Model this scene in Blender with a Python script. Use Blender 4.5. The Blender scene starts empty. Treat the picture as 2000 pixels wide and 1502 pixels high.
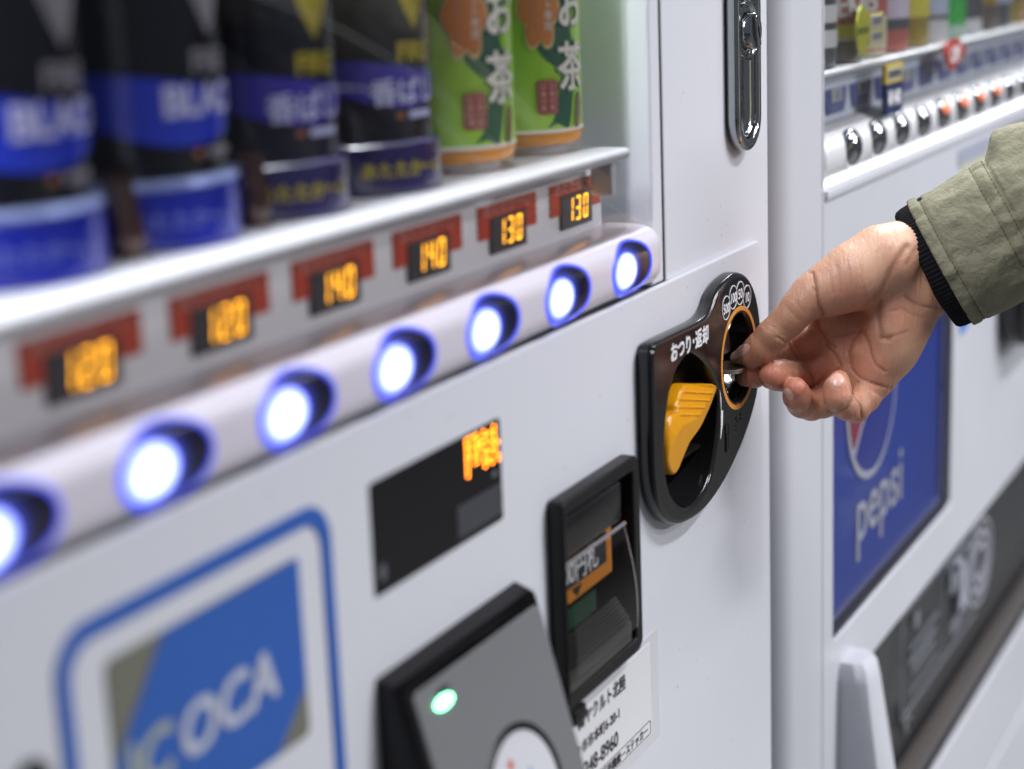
import bpy, bmesh, math, random
import numpy as np
from mathutils import Vector, Matrix, noise as mnoise

random.seed(7)
S = bpy.context.scene
COL = S.collection
R = math.radians

# ------------------------------------------------------------------ camera
CAM = Vector((0.0, -0.30, 1.25))
AX_R = Vector((0.45088, -0.89173, -0.03906)).normalized()     # picture right (out of the machine)
AX_D = Vector((-0.22185, -0.06957, -0.97260)).normalized()    # picture down
AX_V = Vector((0.86457, 0.44719, -0.22920)).normalized()      # view direction
cd = bpy.data.cameras.new('camera')
cam = bpy.data.objects.new('camera', cd)
COL.objects.link(cam)
cam.matrix_world = Matrix((( AX_R.x, -AX_D.x, -AX_V.x, CAM.x),
                           ( AX_R.y, -AX_D.y, -AX_V.y, CAM.y),
                           ( AX_R.z, -AX_D.z, -AX_V.z, CAM.z),
                           (0, 0, 0, 1)))
cd.sensor_width = 36.0
cd.lens = 63.0
cd.clip_start = 0.01
cd.clip_end = 100.0
cd.dof.use_dof = True
cd.dof.focus_distance = 0.858
cd.dof.aperture_fstop = 5.2
S.camera = cam

# ------------------------------------------------------------------ light
W = bpy.data.worlds.new('World')
S.world = W
W.use_nodes = True
bg = W.node_tree.nodes['Background']
bg.inputs['Color'].default_value = (0.82, 0.86, 1.0, 1)
bg.inputs['Strength'].default_value = 0.15


def area(name, loc, target, sx, sy, energy, col=(1, 1, 1)):
    ld = bpy.data.lights.new(name, 'AREA')
    ld.shape = 'RECTANGLE'
    ld.size = sx
    ld.size_y = sy
    ld.energy = energy
    ld.color = col
    o = bpy.data.objects.new(name, ld)
    COL.objects.link(o)
    o.location = loc
    d = Vector(target) - Vector(loc)
    o.rotation_euler = d.to_track_quat('-Z', 'Y').to_euler()
    return o


# rows of fluorescent tubes on the ceiling in front of the machines
for x, y, z, dy, e, sp in ((1.25, -0.85, 2.25, 0.50, 5.5, 80), (2.35, -0.85, 2.25, 0.40, 1.8, 88), (1.80, -1.95, 2.45, 0.10, 34, 170), (3.35, -1.90, 2.45, 0.10, 8, 170), (2.20, -3.60, 2.45, 0.10, 110, 170)):
    t = area('ceiling_tube', (x, y, z), (x, y + dy, z - 1.2), 1.15, 0.10, e, (0.99, 0.975, 1.0))
    t.data.spread = R(sp)

S.view_settings.view_transform = 'Standard'
S.view_settings.look = 'None'
S.view_settings.gamma = 1.0
S.view_settings.exposure = 0.20
S.render.engine = 'CYCLES'
S.cycles.max_bounces = 10
S.cycles.transparent_max_bounces = 16
S.cycles.caustics_reflective = False
S.cycles.caustics_refractive = False
S.cycles.use_denoising = True
S.cycles.sample_clamp_indirect = 4.0

# ------------------------------------------------------------------ materials
MATS = {}


def mat(name, col=(0.8, 0.8, 0.8), rough=0.5, metal=0.0, spec=0.5, emit=None, estr=0.0, var=0.0, vscale=40.0,
        bump=0.0, bscale=300.0, coat=0.0, trans=0.0, sss=0.0, rvar=0.0, specks=0.0, scr=0.0):
    if name in MATS:
        return MATS[name]
    m = bpy.data.materials.new(name)
    m.use_nodes = True
    nt = m.node_tree
    p = nt.nodes['Principled BSDF']
    p.inputs['Base Color'].default_value = (*col, 1)
    p.inputs['Roughness'].default_value = rough
    p.inputs['Metallic'].default_value = metal
    p.inputs['Specular IOR Level'].default_value = spec
    p.inputs['Coat Weight'].default_value = coat
    p.inputs['Coat Roughness'].default_value = 0.08
    p.inputs['Transmission Weight'].default_value = trans
    if sss:
        p.inputs['Subsurface Weight'].default_value = sss
        p.inputs['Subsurface Scale'].default_value = 0.004
        p.inputs['Subsurface Radius'].default_value = (1.0, 0.4, 0.25)
    if emit:
        p.inputs['Emission Color'].default_value = (*emit, 1)
        p.inputs['Emission Strength'].default_value = estr
    L = nt.links.new
    tc = nt.nodes.new('ShaderNodeTexCoord')
    if var or rvar or specks:
        n = nt.nodes.new('ShaderNodeTexNoise')
        n.inputs['Scale'].default_value = vscale
        n.inputs['Detail'].default_value = 6
        n.inputs['Roughness'].default_value = 0.65
        L(tc.outputs['Object'], n.inputs['Vector'])
        csock = None
        if var:
            mx = nt.nodes.new('ShaderNodeMix')
            mx.data_type = 'RGBA'
            mx.inputs[6].default_value = (*[c * (1 - var) for c in col], 1)
            mx.inputs[7].default_value = (*[min(1, c * (1 + var)) for c in col], 1)
            L(n.outputs['Fac'], mx.inputs[0])
            csock = mx.outputs[2]
        if specks:
            n2 = nt.nodes.new('ShaderNodeTexNoise')
            n2.inputs['Scale'].default_value = 420
            n2.inputs['Detail'].default_value = 1
            L(tc.outputs['Object'], n2.inputs['Vector'])
            cr = nt.nodes.new('ShaderNodeValToRGB')
            cr.color_ramp.elements[0].position = 0.77
            cr.color_ramp.elements[1].position = 0.82
            cr.color_ramp.elements[0].color = (0, 0, 0, 1)
            cr.color_ramp.elements[1].color = (specks, specks, specks, 1)
            L(n2.outputs['Fac'], cr.inputs['Fac'])
            mx2 = nt.nodes.new('ShaderNodeMix')
            mx2.data_type = 'RGBA'
            mx2.inputs[6].default_value = (*col, 1)
            mx2.inputs[7].default_value = (0.20, 0.16, 0.12, 1)
            if csock:
                L(csock, mx2.inputs[6])
            L(cr.outputs['Color'], mx2.inputs[0])
            csock = mx2.outputs[2]
        if scr:
            # faint hairline scratches and smears with a shape of their own
            mpg = nt.nodes.new('ShaderNodeMapping')
            mpg.inputs['Rotation'].default_value = (0.3, 0.9, 0.2)
            mpg.inputs['Scale'].default_value = (900, 900, 22)
            L(tc.outputs['Object'], mpg.inputs['Vector'])
            n3 = nt.nodes.new('ShaderNodeTexNoise')
            n3.inputs['Scale'].default_value = 1.0
            n3.inputs['Detail'].default_value = 1
            L(mpg.outputs['Vector'], n3.inputs['Vector'])
            c3 = nt.nodes.new('ShaderNodeValToRGB')
            c3.color_ramp.elements[0].position = 0.765
            c3.color_ramp.elements[1].position = 0.80
            c3.color_ramp.elements[0].color = (0, 0, 0, 1)
            c3.color_ramp.elements[1].color = (scr, scr, scr, 1)
            L(n3.outputs['Fac'], c3.inputs['Fac'])
            mx3 = nt.nodes.new('ShaderNodeMix')
            mx3.data_type = 'RGBA'
            mx3.inputs[6].default_value = (*col, 1)
            mx3.inputs[7].default_value = (0.30, 0.30, 0.31, 1)
            if csock:
                L(csock, mx3.inputs[6])
            L(c3.outputs['Color'], mx3.inputs[0])
            csock = mx3.outputs[2]
        if csock:
            L(csock, p.inputs['Base Color'])
        if rvar:
            mr = nt.nodes.new('ShaderNodeMapRange')
            mr.inputs['To Min'].default_value = max(0.01, rough - rvar)
            mr.inputs['To Max'].default_value = min(1, rough + rvar)
            mr.inputs['From Min'].default_value = 0.3
            mr.inputs['From Max'].default_value = 0.7
            L(n.outputs['Fac'], mr.inputs['Value'])
            L(mr.outputs['Result'], p.inputs['Roughness'])
    if bump:
        nb = nt.nodes.new('ShaderNodeTexNoise')
        nb.inputs['Scale'].default_value = bscale
        nb.inputs['Detail'].default_value = 3
        L(tc.outputs['Object'], nb.inputs['Vector'])
        b = nt.nodes.new('ShaderNodeBump')
        b.inputs['Strength'].default_value = bump
        b.inputs['Distance'].default_value = 0.001
        L(nb.outputs['Fac'], b.inputs['Height'])
        L(b.outputs['Normal'], p.inputs['Normal'])
    MATS[name] = m
    return m


def glass_mat(name, refl=0.9, tint=(1, 1, 1), rough=0.0, ior=1.45):
    """a thin clear sheet: straight-through light plus Fresnel reflection"""
    if name in MATS:
        return MATS[name]
    m = bpy.data.materials.new(name)
    m.use_nodes = True
    nt = m.node_tree
    for n in list(nt.nodes):
        nt.nodes.remove(n)
    out = nt.nodes.new('ShaderNodeOutputMaterial')
    tr = nt.nodes.new('ShaderNodeBsdfTransparent')
    tr.inputs[0].default_value = (*tint, 1)
    gl = nt.nodes.new('ShaderNodeBsdfGlossy')
    gl.inputs['Roughness'].default_value = rough
    gl.inputs['Color'].default_value = (refl, refl, refl, 1)
    fr = nt.nodes.new('ShaderNodeFresnel')
    fr.inputs['IOR'].default_value = ior
    mx = nt.nodes.new('ShaderNodeMixShader')
    nt.links.new(fr.outputs[0], mx.inputs[0])
    nt.links.new(tr.outputs[0], mx.inputs[1])
    nt.links.new(gl.outputs[0], mx.inputs[2])
    nt.links.new(mx.outputs[0], out.inputs[0])
    MATS[name] = m
    return m


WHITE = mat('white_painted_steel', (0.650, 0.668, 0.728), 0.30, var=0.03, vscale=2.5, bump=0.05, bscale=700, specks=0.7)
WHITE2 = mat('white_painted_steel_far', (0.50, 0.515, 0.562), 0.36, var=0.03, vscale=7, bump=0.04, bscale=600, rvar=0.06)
INNER = mat('white_liner', (0.80, 0.815, 0.87), 0.45, var=0.02, vscale=12, bump=0.02)
SHELFM = mat('white_shelf_plastic', (0.54, 0.54, 0.57), 0.3, var=0.02, bump=0.02, bscale=200)
DARKGAP = mat('dark_gap_shade', (0.012, 0.012, 0.014), 0.6, var=0.2, bump=0.05)  # near-black stands in for the shade inside gaps and slots
BLACKG = mat('black_glossy_plastic', (0.011, 0.011, 0.012), 0.13, var=0.25, vscale=60, bump=0.03, bscale=900, rvar=0.09, specks=0.30)
BLACKM = mat('black_matt_plastic', (0.008, 0.008, 0.009), 0.40, spec=0.3, var=0.25, bump=0.12, bscale=1500, rvar=0.08)
SCREEN = mat('smoked_screen', (0.006, 0.006, 0.008), 0.12, spec=0.25, var=0.2, rvar=0.05)
CHROME = mat('dimmed_worn_chrome', (0.36, 0.38, 0.385), 0.09, metal=1.0, var=0.10, vscale=180, bump=0.05, bscale=260, rvar=0.06)  # dark grey base stands in for reflections of dim surroundings
STEEL = mat('brushed_steel', (0.52, 0.50, 0.48), 0.45, metal=0.35, var=0.15, vscale=220, bump=0.08, bscale=800, rvar=0.1)
ORANGE = mat('orange_ring_paint', (0.78, 0.32, 0.05), 0.35, var=0.06, bump=0.03)
YELLOW = mat('yellow_lever_plastic', (0.74, 0.325, 0.004), 0.26, var=0.05, vscale=80, bump=0.03, bscale=700, sss=0.1)
PRINTW = mat('white_print', (0.76, 0.77, 0.80), 0.5, var=0.04)
PRINTK = mat('black_print', (0.02, 0.02, 0.02), 0.5, var=0.2)
LEDO = mat('amber_led', (0.3, 0.1, 0.0), 0.5, emit=(1.0, 0.42, 0.015), estr=3.0, var=0.02)
LEDR = mat('orange_red_led', (0.3, 0.06, 0.0), 0.5, emit=(1.0, 0.24, 0.012), estr=12.0, var=0.02)
LEDG = mat('green_led', (0.1, 0.5, 0.2), 0.4, emit=(0.18, 1.0, 0.42), estr=9.0, var=0.02)
REDTAG = mat('red_tag_card', (0.52, 0.058, 0.024), 0.5, var=0.08)


# ------------------------------------------------------------------ mesh helpers
def link(name, me, m, parent=None, smooth=False):
    o = bpy.data.objects.new(name, me)
    COL.objects.link(o)
    if m is not None and not me.materials:
        me.materials.append(m)
    if parent is not None:
        o.parent = parent
        if parent.parent is None:
            o.matrix_parent_inverse = Matrix.Translation(-parent.location)
    if smooth:
        me.polygons.foreach_set('use_smooth', [True] * len(me.polygons))
    return o


def empty(name, loc, label, cat, group=None):
    o = bpy.data.objects.new(name, None)
    COL.objects.link(o)
    o.location = loc
    o.empty_display_size = 0.02
    return tag(o, label, cat, group)


def tag(o, label, cat, group=None):
    o['label'] = label
    o['category'] = cat
    if group:
        o['group'] = group
    return o


def me_from(vs, fs):
    me = bpy.data.meshes.new('mesh')
    me.from_pydata([tuple(v) for v in vs], [], [tuple(f) for f in fs])
    me.update()
    return me


def autosmooth(me, ang=35):
    bm = bmesh.new()
    bm.from_mesh(me)
    bmesh.ops.recalc_face_normals(bm, faces=bm.faces)
    for f in bm.faces:
        f.smooth = True
    for e in bm.edges:
        e.smooth = not (len(e.link_faces) == 2 and e.calc_face_angle(0) > R(ang))
    bm.to_mesh(me)
    bm.free()
    return me


def box_me(x0, x1, y0, y1, z0, z1, bev=0.0, seg=2):
    bm = bmesh.new()
    bmesh.ops.create_cube(bm, size=1.0)
    for v in bm.verts:
        v.co = Vector(((x0 + x1) / 2 + v.co.x * (x1 - x0), (y0 + y1) / 2 + v.co.y * (y1 - y0), (z0 + z1) / 2 + v.co.z * (z1 - z0)))
    if bev:
        bmesh.ops.bevel(bm, geom=list(bm.edges), offset=bev, segments=seg, affect='EDGES', profile=0.5)
    me = bpy.data.meshes.new('mesh')
    bm.to_mesh(me)
    bm.free()
    return autosmooth(me)


def box(name, x0, x1, y0, y1, z0, z1, m, parent, bev=0.0, seg=2):
    return link(name, box_me(x0, x1, y0, y1, z0, z1, bev, seg), m, parent)


def curve_mesh(loops, half, bev=0.0, res=3):
    """2D outline(s) -> solid plate, thickness 2*half along local z, rounded rim; outline size kept"""
    cu = bpy.data.curves.new('c', 'CURVE')
    cu.dimensions = '2D'
    cu.fill_mode = 'BOTH'
    for lp in loops:
        sp = cu.splines.new('POLY')
        sp.points.add(len(lp) - 1)
        for i, (x, y) in enumerate(lp):
            sp.points[i].co = (x, y, 0, 1)
        sp.use_cyclic_u = True
    cu.extrude = max(0.0, half - bev)
    cu.bevel_depth = bev
    cu.bevel_resolution = res
    cu.offset = -bev
    o = bpy.data.objects.new('c', cu)
    me = bpy.data.meshes.new_from_object(o)
    bpy.data.objects.remove(o)
    bpy.data.curves.remove(cu)
    return me


FRONT = Matrix(((1, 0, 0, 0), (0, 0, -1, 0), (0, 1, 0, 0), (0, 0, 0, 1)))   # local (x,y,z) -> world (x,-z,y)


def plate(name, loops, y0, y1, m, parent, bev=0.0, smooth=True):
    """plate lying in the front plane between depth y0 (front) and y1 (back)"""
    me = curve_mesh(loops, abs(y1 - y0) / 2, bev)
    me.transform(Matrix.Translation((0, (y0 + y1) / 2, 0)) @ FRONT)
    autosmooth(me)
    return link(name, me, m, parent)


def rrect(x0, x1, z0, z1, r=0.0, n=6, radii=None):
    rs = radii or (r, r, r, r)        # bl, br, tr, tl
    pts = []
    for (cx, cz, a0, rr) in ((x0, z0, 180, rs[0]), (x1, z0, 270, rs[1]), (x1, z1, 0, rs[2]), (x0, z1, 90, rs[3])):
        if rr <= 0:
            pts.append((cx, cz))
            continue
        ox = cx + (rr if cx == x0 else -rr)
        oz = cz + (rr if cz == z0 else -rr)
        for i in range(n + 1):
            a = R(a0 + 90 * i / n)
            pts.append((ox + rr * math.cos(a), oz + rr * math.sin(a)))
    return pts


def ell(cx, cz, rx, rz, n=48, a0=0.0):
    return [(cx + rx * math.cos(2 * math.pi * i / n + a0), cz + rz * math.sin(2 * math.pi * i / n + a0)) for i in range(n)]


def catmull(pts, per=6):
    out = []
    n = len(pts)
    for i in range(n):
        p0, p1, p2, p3 = (np.array(pts[(i + k - 1) % n], float) for k in range(4))
        for j in range(per):
            t = j / per
            out.append(tuple(0.5 * (2 * p1 + (p2 - p0) * t + (2 * p0 - 5 * p1 + 4 * p2 - p3) * t * t + (-p0 + 3 * p1 - 3 * p2 + p3) * t ** 3)))
    return out


def text_me(body, size, bold=0.0, ext=0.0, align='LEFT', shear=0.0, sx=1.0, spacing=1.0, sub=0):
    cu = bpy.data.curves.new('t', 'FONT')
    cu.body = body
    cu.size = size
    cu.extrude = ext
    cu.align_x = align
    cu.shear = shear
    cu.space_character = spacing
    cu.resolution_u = 3
    cu.fill_mode = 'FRONT' if ext == 0 else 'BOTH'
    o = bpy.data.objects.new('t', cu)
    me = bpy.data.meshes.new_from_object(o)
    bpy.data.objects.remove(o)
    bpy.data.curves.remove(cu)
    if sub:
        bm = bmesh.new()
        bm.from_mesh(me)
        for _ in range(sub):
            bmesh.ops.subdivide_edges(bm, edges=[e for e in bm.edges if e.calc_length() > size * 0.12], cuts=1)
        bmesh.ops.triangulate(bm, faces=bm.faces)
        bm.to_mesh(me)
        bm.free()
    me.transform(Matrix.Scale(sx, 4, (1, 0, 0)))
    if bold:
        # heavier strokes: slightly shifted copies, each a hair in front of the last
        cps = []
        for i, (dx, dy) in enumerate(((1, 0.6), (-1, 0.6), (0.9, -0.7), (-0.9, -0.7), (0, 0))):
            c = me.copy()
            c.transform(Matrix.Translation((dx * bold, dy * bold, 0.00001 * i)))
            cps.append(c)
        me = merge(cps)
    return me


def text(name, body, size, x, z, y, m, parent, rot=0.0, **kw):
    me = text_me(body, size, **kw)
    me.transform(Matrix.Translation((x, y, z)) @ FRONT @ Matrix.Rotation(rot, 4, 'Z'))
    return link(name, me, m, parent)


def cyl_wrap(me, cx, cy, r, phi0, z0):
    """flat mesh (x = arc length to the viewer's right, y = up) wrapped on a standing cylinder around phi0"""
    for v in me.vertices:
        ph = phi0 - v.co.x / r
        rr = r + v.co.z
        v.co = (cx - rr * math.sin(ph), cy - rr * math.cos(ph), z0 + v.co.y)
    return me


def shape_me(loops, maxlen=0.003):
    """flat filled outline with enough edges to be bent"""
    me = curve_mesh(loops, 0.0)
    bm = bmesh.new()
    bm.from_mesh(me)
    bmesh.ops.remove_doubles(bm, verts=bm.verts, dist=1e-6)
    for _ in range(4):
        es = [e for e in bm.edges if e.calc_length() > maxlen]
        if not es:
            break
        bmesh.ops.subdivide_edges(bm, edges=es, cuts=1)
        bmesh.ops.triangulate(bm, faces=bm.faces)
    bm.to_mesh(me)
    bm.free()
    return me


def lathe_me(prof, n=40, cx=0, cy=0, close=False):
    vs, fs = [], []
    for (r, z) in prof:
        for i in range(n):
            a = 2 * math.pi * i / n
            vs.append((cx + r * math.cos(a), cy + r * math.sin(a), z))
    for j in range(len(prof) - 1):
        for i in range(n):
            fs.append((j * n + i, j * n + (i + 1) % n, (j + 1) * n + (i + 1) % n, (j + 1) * n + i))
    if prof[0][0] > 1e-5:
        fs.append(tuple(range(n))[::-1])
    if prof[-1][0] > 1e-5:
        fs.append(tuple((len(prof) - 1) * n + i for i in range(n)))
    return autosmooth(me_from(vs, fs), 40)


def tube_me(path, rad, n=10, closed=False):
    """tube along a 3D polyline"""
    P = [Vector(p) for p in path]
    vs, fs = [], []
    m = len(P)
    up = Vector((0.13, 0.2, 0.97)).normalized()
    for i, p in enumerate(P):
        a = P[(i - 1) % m] if (closed or i) else P[0]
        b = P[(i + 1) % m] if (closed or i < m - 1) else P[-1]
        t = (b - a).normalized()
        s = t.cross(up)
        if s.length < 1e-4:
            s = t.cross(Vector((1, 0, 0)))
        s.normalize()
        q = s.cross(t)
        r = rad[i] if hasattr(rad, '__len__') else rad
        for k in range(n):
            an = 2 * math.pi * k / n
            vs.append(p + s * (r * math.cos(an)) + q * (r * math.sin(an)))
    for i in range(m if closed else m - 1):
        j = (i + 1) % m
        for k in range(n):
            fs.append((i * n + k, i * n + (k + 1) % n, j * n + (k + 1) % n, j * n + k))
    if not closed:
        fs.append(tuple(range(n))[::-1])
        fs.append(tuple((m - 1) * n + k for k in range(n)))
    return autosmooth(me_from(vs, fs), 60)


def merge(mes):
    bm = bmesh.new()
    for me in mes:
        bm.from_mesh(me)
    out = bpy.data.meshes.new('mesh')
    bm.to_mesh(out)
    bm.free()
    return out


def sheet(name, x0, x1, y, z0, z1, m, parent):
    return link(name, me_from([(x0, y, z0), (x1, y, z0), (x1, y, z1), (x0, y, z1)], [(0, 1, 2, 3)]), m, parent)


SEG = {'0': 'abcdef', '1': 'bc', '2': 'abged', '3': 'abgcd', '4': 'fgbc', '5': 'afgcd', '6': 'afgedc', '7': 'abc', '8': 'abcdefg', '9': 'abcdfg'}


def seg7_me(s, x, z, w, h, gap, t, y):
    vs, fs = [], []
    def bar(x0, x1, z0, z1):
        b = len(vs)
        sl = 0.10
        for (xx, zz) in ((x0, z0), (x1, z0), (x1, z1), (x0, z1)):
            vs.append((xx + (zz - z) * sl, y, zz))
        fs.append((b, b + 1, b + 2, b + 3))
    for ch in s:
        g = t * 0.35
        m = z + h / 2
        for c in SEG[ch]:
            if c == 'a': bar(x + g, x + w - g, z + h - t, z + h)
            if c == 'd': bar(x + g, x + w - g, z, z + t)
            if c == 'g': bar(x + g, x + w - g, m - t / 2, m + t / 2)
            if c == 'f': bar(x, x + t, m + g, z + h - g)
            if c == 'b': bar(x + w - t, x + w, m + g, z + h - g)
            if c == 'e': bar(x, x + t, z + g, m - g)
            if c == 'c': bar(x + w - t, x + w, z + g, m - g)
        x += w + gap
    return me_from(vs, fs)

# ------------------------------------------------------------------ the setting
FLOORM = mat('grey_floor_tile', (0.15, 0.15, 0.14), 0.45, var=0.12, vscale=6, bump=0.1, bscale=120)
fl = link('floor', me_from([(-6, -6, 0), (8, -6, 0), (8, 3, 0), (-6, 3, 0)], [(0, 1, 2, 3)]), FLOORM)
fl['kind'] = 'structure'

# ================================================================== first vending machine
XL, XR = -0.14, 0.878                 # cabinet width
VM = empty('vending_machine', (0.37, 0.35, 0.0),
           'white drinks vending machine in front with glowing round buttons and black coin slot plate', 'vending machine')
YB = 0.70
# carcass
cab = link('cabinet', merge([box_me(XL, XR, 0.13, YB, 0.0, 1.83, 0.004),
                             box_me(XR - 0.004, XR, 0.0045, 0.1285, 0.0, 1.83),
                             box_me(XL, XL + 0.004, 0.0045, 0.1285, 0.0, 1.83),
                             box_me(XL + 0.0045, XR - 0.0045, 0.0045, 0.1285, 1.80, 1.829)]), WHITE, VM)
# upright strip with the lock, to the right of the window
plate('lock_strip', [[(0.7375, 1.1062), (0.8570, 1.1062), (0.8570, 0.02), (XR, 0.02), (XR, 1.83), (0.7375, 1.83)]], 0.0015, 0.0058, WHITE, VM, 0.0011)
box('gap_shade_strip', 0.7316, 0.7374, 0.0020, 0.012, 1.1095, 1.80, DARKGAP, VM)  # dark strip fills the open gap in place of the shade inside it
# big lower front panel, standing slightly proud, with holes for coin bowl, coin slot and note slot
RCX, RCZ = 0.8015, 1.0597             # coin ring centre
HOLE = catmull([(0.7425, 1.0739), (0.7623, 1.0629), (0.772, 1.0511), (0.7735, 1.0407), (0.7698, 1.0270), (0.761, 1.012),
                (0.7467, 1.0053), (0.7311, 1.0049), (0.7175, 1.0124), (0.7101, 1.0206), (0.7062, 1.0335), (0.708, 1.0494),
                (0.7154, 1.0653), (0.7274, 1.0729)], 5)


def scaled(lp, s, c=None):
    c = c or (sum(p[0] for p in lp) / len(lp), sum(p[1] for p in lp) / len(lp))
    return [(c[0] + (x - c[0]) * s, c[1] + (z - c[1]) * s) for x, z in lp]


plate('front_panel', [rrect(XL, 0.8585, 0.05, 1.1088, 0.0, radii=(0.002, 0.002, 0.007, 0.002)),
                      scaled(HOLE, 1.06), ell(RCX, RCZ, 0.0225, 0.0225), rrect(0.6036, 0.6716, 0.9625, 1.0390, 0.001)],
      -0.0015, 0.0012, WHITE, VM, 0.0011)
# ledge on top of the panel, below the button bar
box('panel_ledge', XL + 0.005, 0.7316, 0.0014, 0.030, 1.1040, 1.1075, mat('shaded_ledge_grey', (0.20, 0.20, 0.23), 0.4, var=0.1, bump=0.03), VM)  # shade under the bar is put into the ledge's grey

# window: frame, liner, glass
plate('window_frame', [[(0.7185, 1.1092), (0.7313, 1.1092), (0.7313, 1.80), (XL, 1.80), (XL, 1.77), (0.7185, 1.77)]],
      0.0, 0.010, WHITE, VM, 0.0012)
lin = link('window_liner', merge([
    me_from([(0.7305, 0.0105, 1.105), (0.7305, 0.105, 1.105), (0.7305, 0.105, 1.79), (0.7305, 0.0105, 1.79)], [(0, 1, 2, 3)]),
    me_from([(XL + .005, 0.105, 1.105), (0.7305, 0.105, 1.105), (0.7305, 0.105, 1.79), (XL + .005, 0.105, 1.79)], [(0, 3, 2, 1)]),
    me_from([(XL + .005, 0.0305, 1.106), (0.7305, 0.0305, 1.106), (0.7305, 0.105, 1.106), (XL + .005, 0.105, 1.106)], [(0, 1, 2, 3)]),
    me_from([(XL + .005, 0.0105, 1.79), (0.7305, 0.0105, 1.79), (0.7305, 0.105, 1.79), (XL + .005, 0.105, 1.79)], [(0, 3, 2, 1)]),
]), INNER, VM)
tubeo = box('display_lamp', -0.05, 0.70, 0.012, 0.034, 1.752, 1.766,
            mat('display_tube_glow', (0.9, 0.9, 0.9), 0.5, emit=(0.90, 0.95, 1.0), estr=7.0, var=0.02), VM, 0.004)
la = area('display_light', (0.345, 0.034, 1.745), (0.345, 0.044, 1.2), 0.74, 0.045, 11.0, (0.93, 0.96, 1.0))
la.parent = VM
la.matrix_parent_inverse = Matrix.Translation(-VM.location)


def scratched_glass():
    """display glass: thin sheet with a few hairline scratches"""
    m = glass_mat('display_glass', 0.5, (0.985, 0.99, 0.99), 0.02)
    return m


sheet('window_glass', XL + 0.01, 0.7184, -0.0012, 1.1385, 1.765, scratched_glass(), VM)
# hairline scratches on the glass: long shallow arcs
SCR = mat('glass_scratch', (0.75, 0.75, 0.72), 0.3, var=0.05)
def arc(p0, p1, sag, n=24):
    p0, p1 = np.array(p0), np.array(p1)
    d = p1 - p0
    nrm = np.array((-d[1], d[0])) / np.linalg.norm(d)
    out = []
    for i in range(n + 1):
        t = i / n
        q = p0 + d * t + nrm * sag * 4 * t * (1 - t)
        out.append((q[0], -0.0021, q[1]))
    return out
for p0, p1, sag in (((0.40, 1.250), (0.585, 1.178), 0.010), ((0.585, 1.178), (0.690, 1.142), 0.004), ((0.455, 1.215), (0.56, 1.180), 0.010)):
    link('scratch', tube_me(arc(p0, p1, sag), 0.00007, 4), SCR, VM)

# shelf, its bracket, price strip
PITCH, COL0 = 0.063, 0.681
COLS = [COL0 - PITCH * k for k in range(9)]
box('shelf', XL + 0.01, 0.6985, 0.003, 0.085, 1.1688, 1.1722, SHELFM, VM, 0.0012)
link('shelf_lip', tube_me([(XL + 0.01, 0.0035, 1.1695), (0.6985, 0.0035, 1.1695)], 0.0026, 10), SHELFM, VM)
plate('shelf_bracket', [rrect(0.6905, 0.6955, 1.152, 1.1662, 0.002)], 0.006, 0.016, SHELFM, VM, 0.001)
box('price_strip', XL + 0.01, 0.7085, 0.0190, 0.0225, 1.1300, 1.1660, mat('clear_white_strip', (0.84, 0.83, 0.85), 0.25, var=0.03, bump=0.02), VM, 0.0008)
ZIG = 0.0009
TAGPRICE = ['130', '130', '140', '140', '120', '120', '120', '120', '120']
GREYSCR = mat('grey_price_screen', (0.055, 0.052, 0.056), 0.35, var=0.15, bump=0.03)
REDTXT = mat('pale_red_print', (0.62, 0.30, 0.26), 0.5, var=0.05)
for k, cx in enumerate(COLS):
    # red card shaped like an upside-down U with pinked side edges
    pts = []
    xl, xr, zt, zb = cx - 0.0252, cx + 0.0252, 1.1602, 1.1474
    n = 9
    for i in range(n + 1):
        pts.append((xl + (ZIG if i % 2 else 0), zt - (zt - zb) * i / n))
    pts += [(cx - 0.0160, zb), (cx - 0.0160, 1.1552), (cx + 0.0145, 1.1552), (cx + 0.0145, zb)]
    for i in range(n + 1):
        pts.append((xr - (ZIG if i % 2 else 0), zb + (zt - zb) * i / n))
    card = plate('price_label', [pts], 0.0182, 0.01895, REDTAG, VM)
    plate('screen', [rrect(cx - 0.0158, cx + 0.0143, 1.1409, 1.1550, 0.0006)], 0.0176, 0.0189, GREYSCR, card, 0.0003)
    link('digits', seg7_me(TAGPRICE[k], cx - 0.0100, 1.1436, 0.0044, 0.0100, 0.0030, 0.0010, 0.01745), LEDO, card)
    text('lettering', 'あたたか～い', 0.0058, cx - 0.0215, 1.1562, 0.0181, REDTXT, card, bold=0.00008, sx=1.22)

# ---- button bar
BZ, BH = 1.1236, 0.0136
def ybar(z):
    u = min(1.0, abs((z - BZ) / BH))
    return 0.0085 - 0.0145 * max(0.0, 1 - u ** 4) ** 0.48
BARM = mat('milky_bar_plastic', (0.66, 0.63, 0.71), 0.22, var=0.03, vscale=20, bump=0.02, bscale=200, coat=0.3, sss=0.15)
zs = [BZ - BH + 2 * BH * (0.5 - 0.5 * math.cos(math.pi * i / 22)) for i in range(23)]
XB0, XB1 = XL + 0.01, 0.7175
ends = [XB0, XB1 - 0.006, XB1 - 0.0035, XB1 - 0.0015, XB1 - 0.0004, XB1]
vs, fs = [], []
def ring_at(x, s):
    b = len(vs)
    for z in zs:
        y = ybar(z)
        vs.append((x, 0.0085 - (0.0085 - y) * s, BZ + (z - BZ) * (0.9 + 0.1 * s)))
    vs.append((x, 0.020, zs[-1]))
    vs.append((x, 0.020, zs[0]))
    return b
rb = [ring_at(x, s) for x, s in zip(ends, (1, 1, 0.98, 0.92, 0.82, 0.60))]
NP = len(zs) + 2
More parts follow.
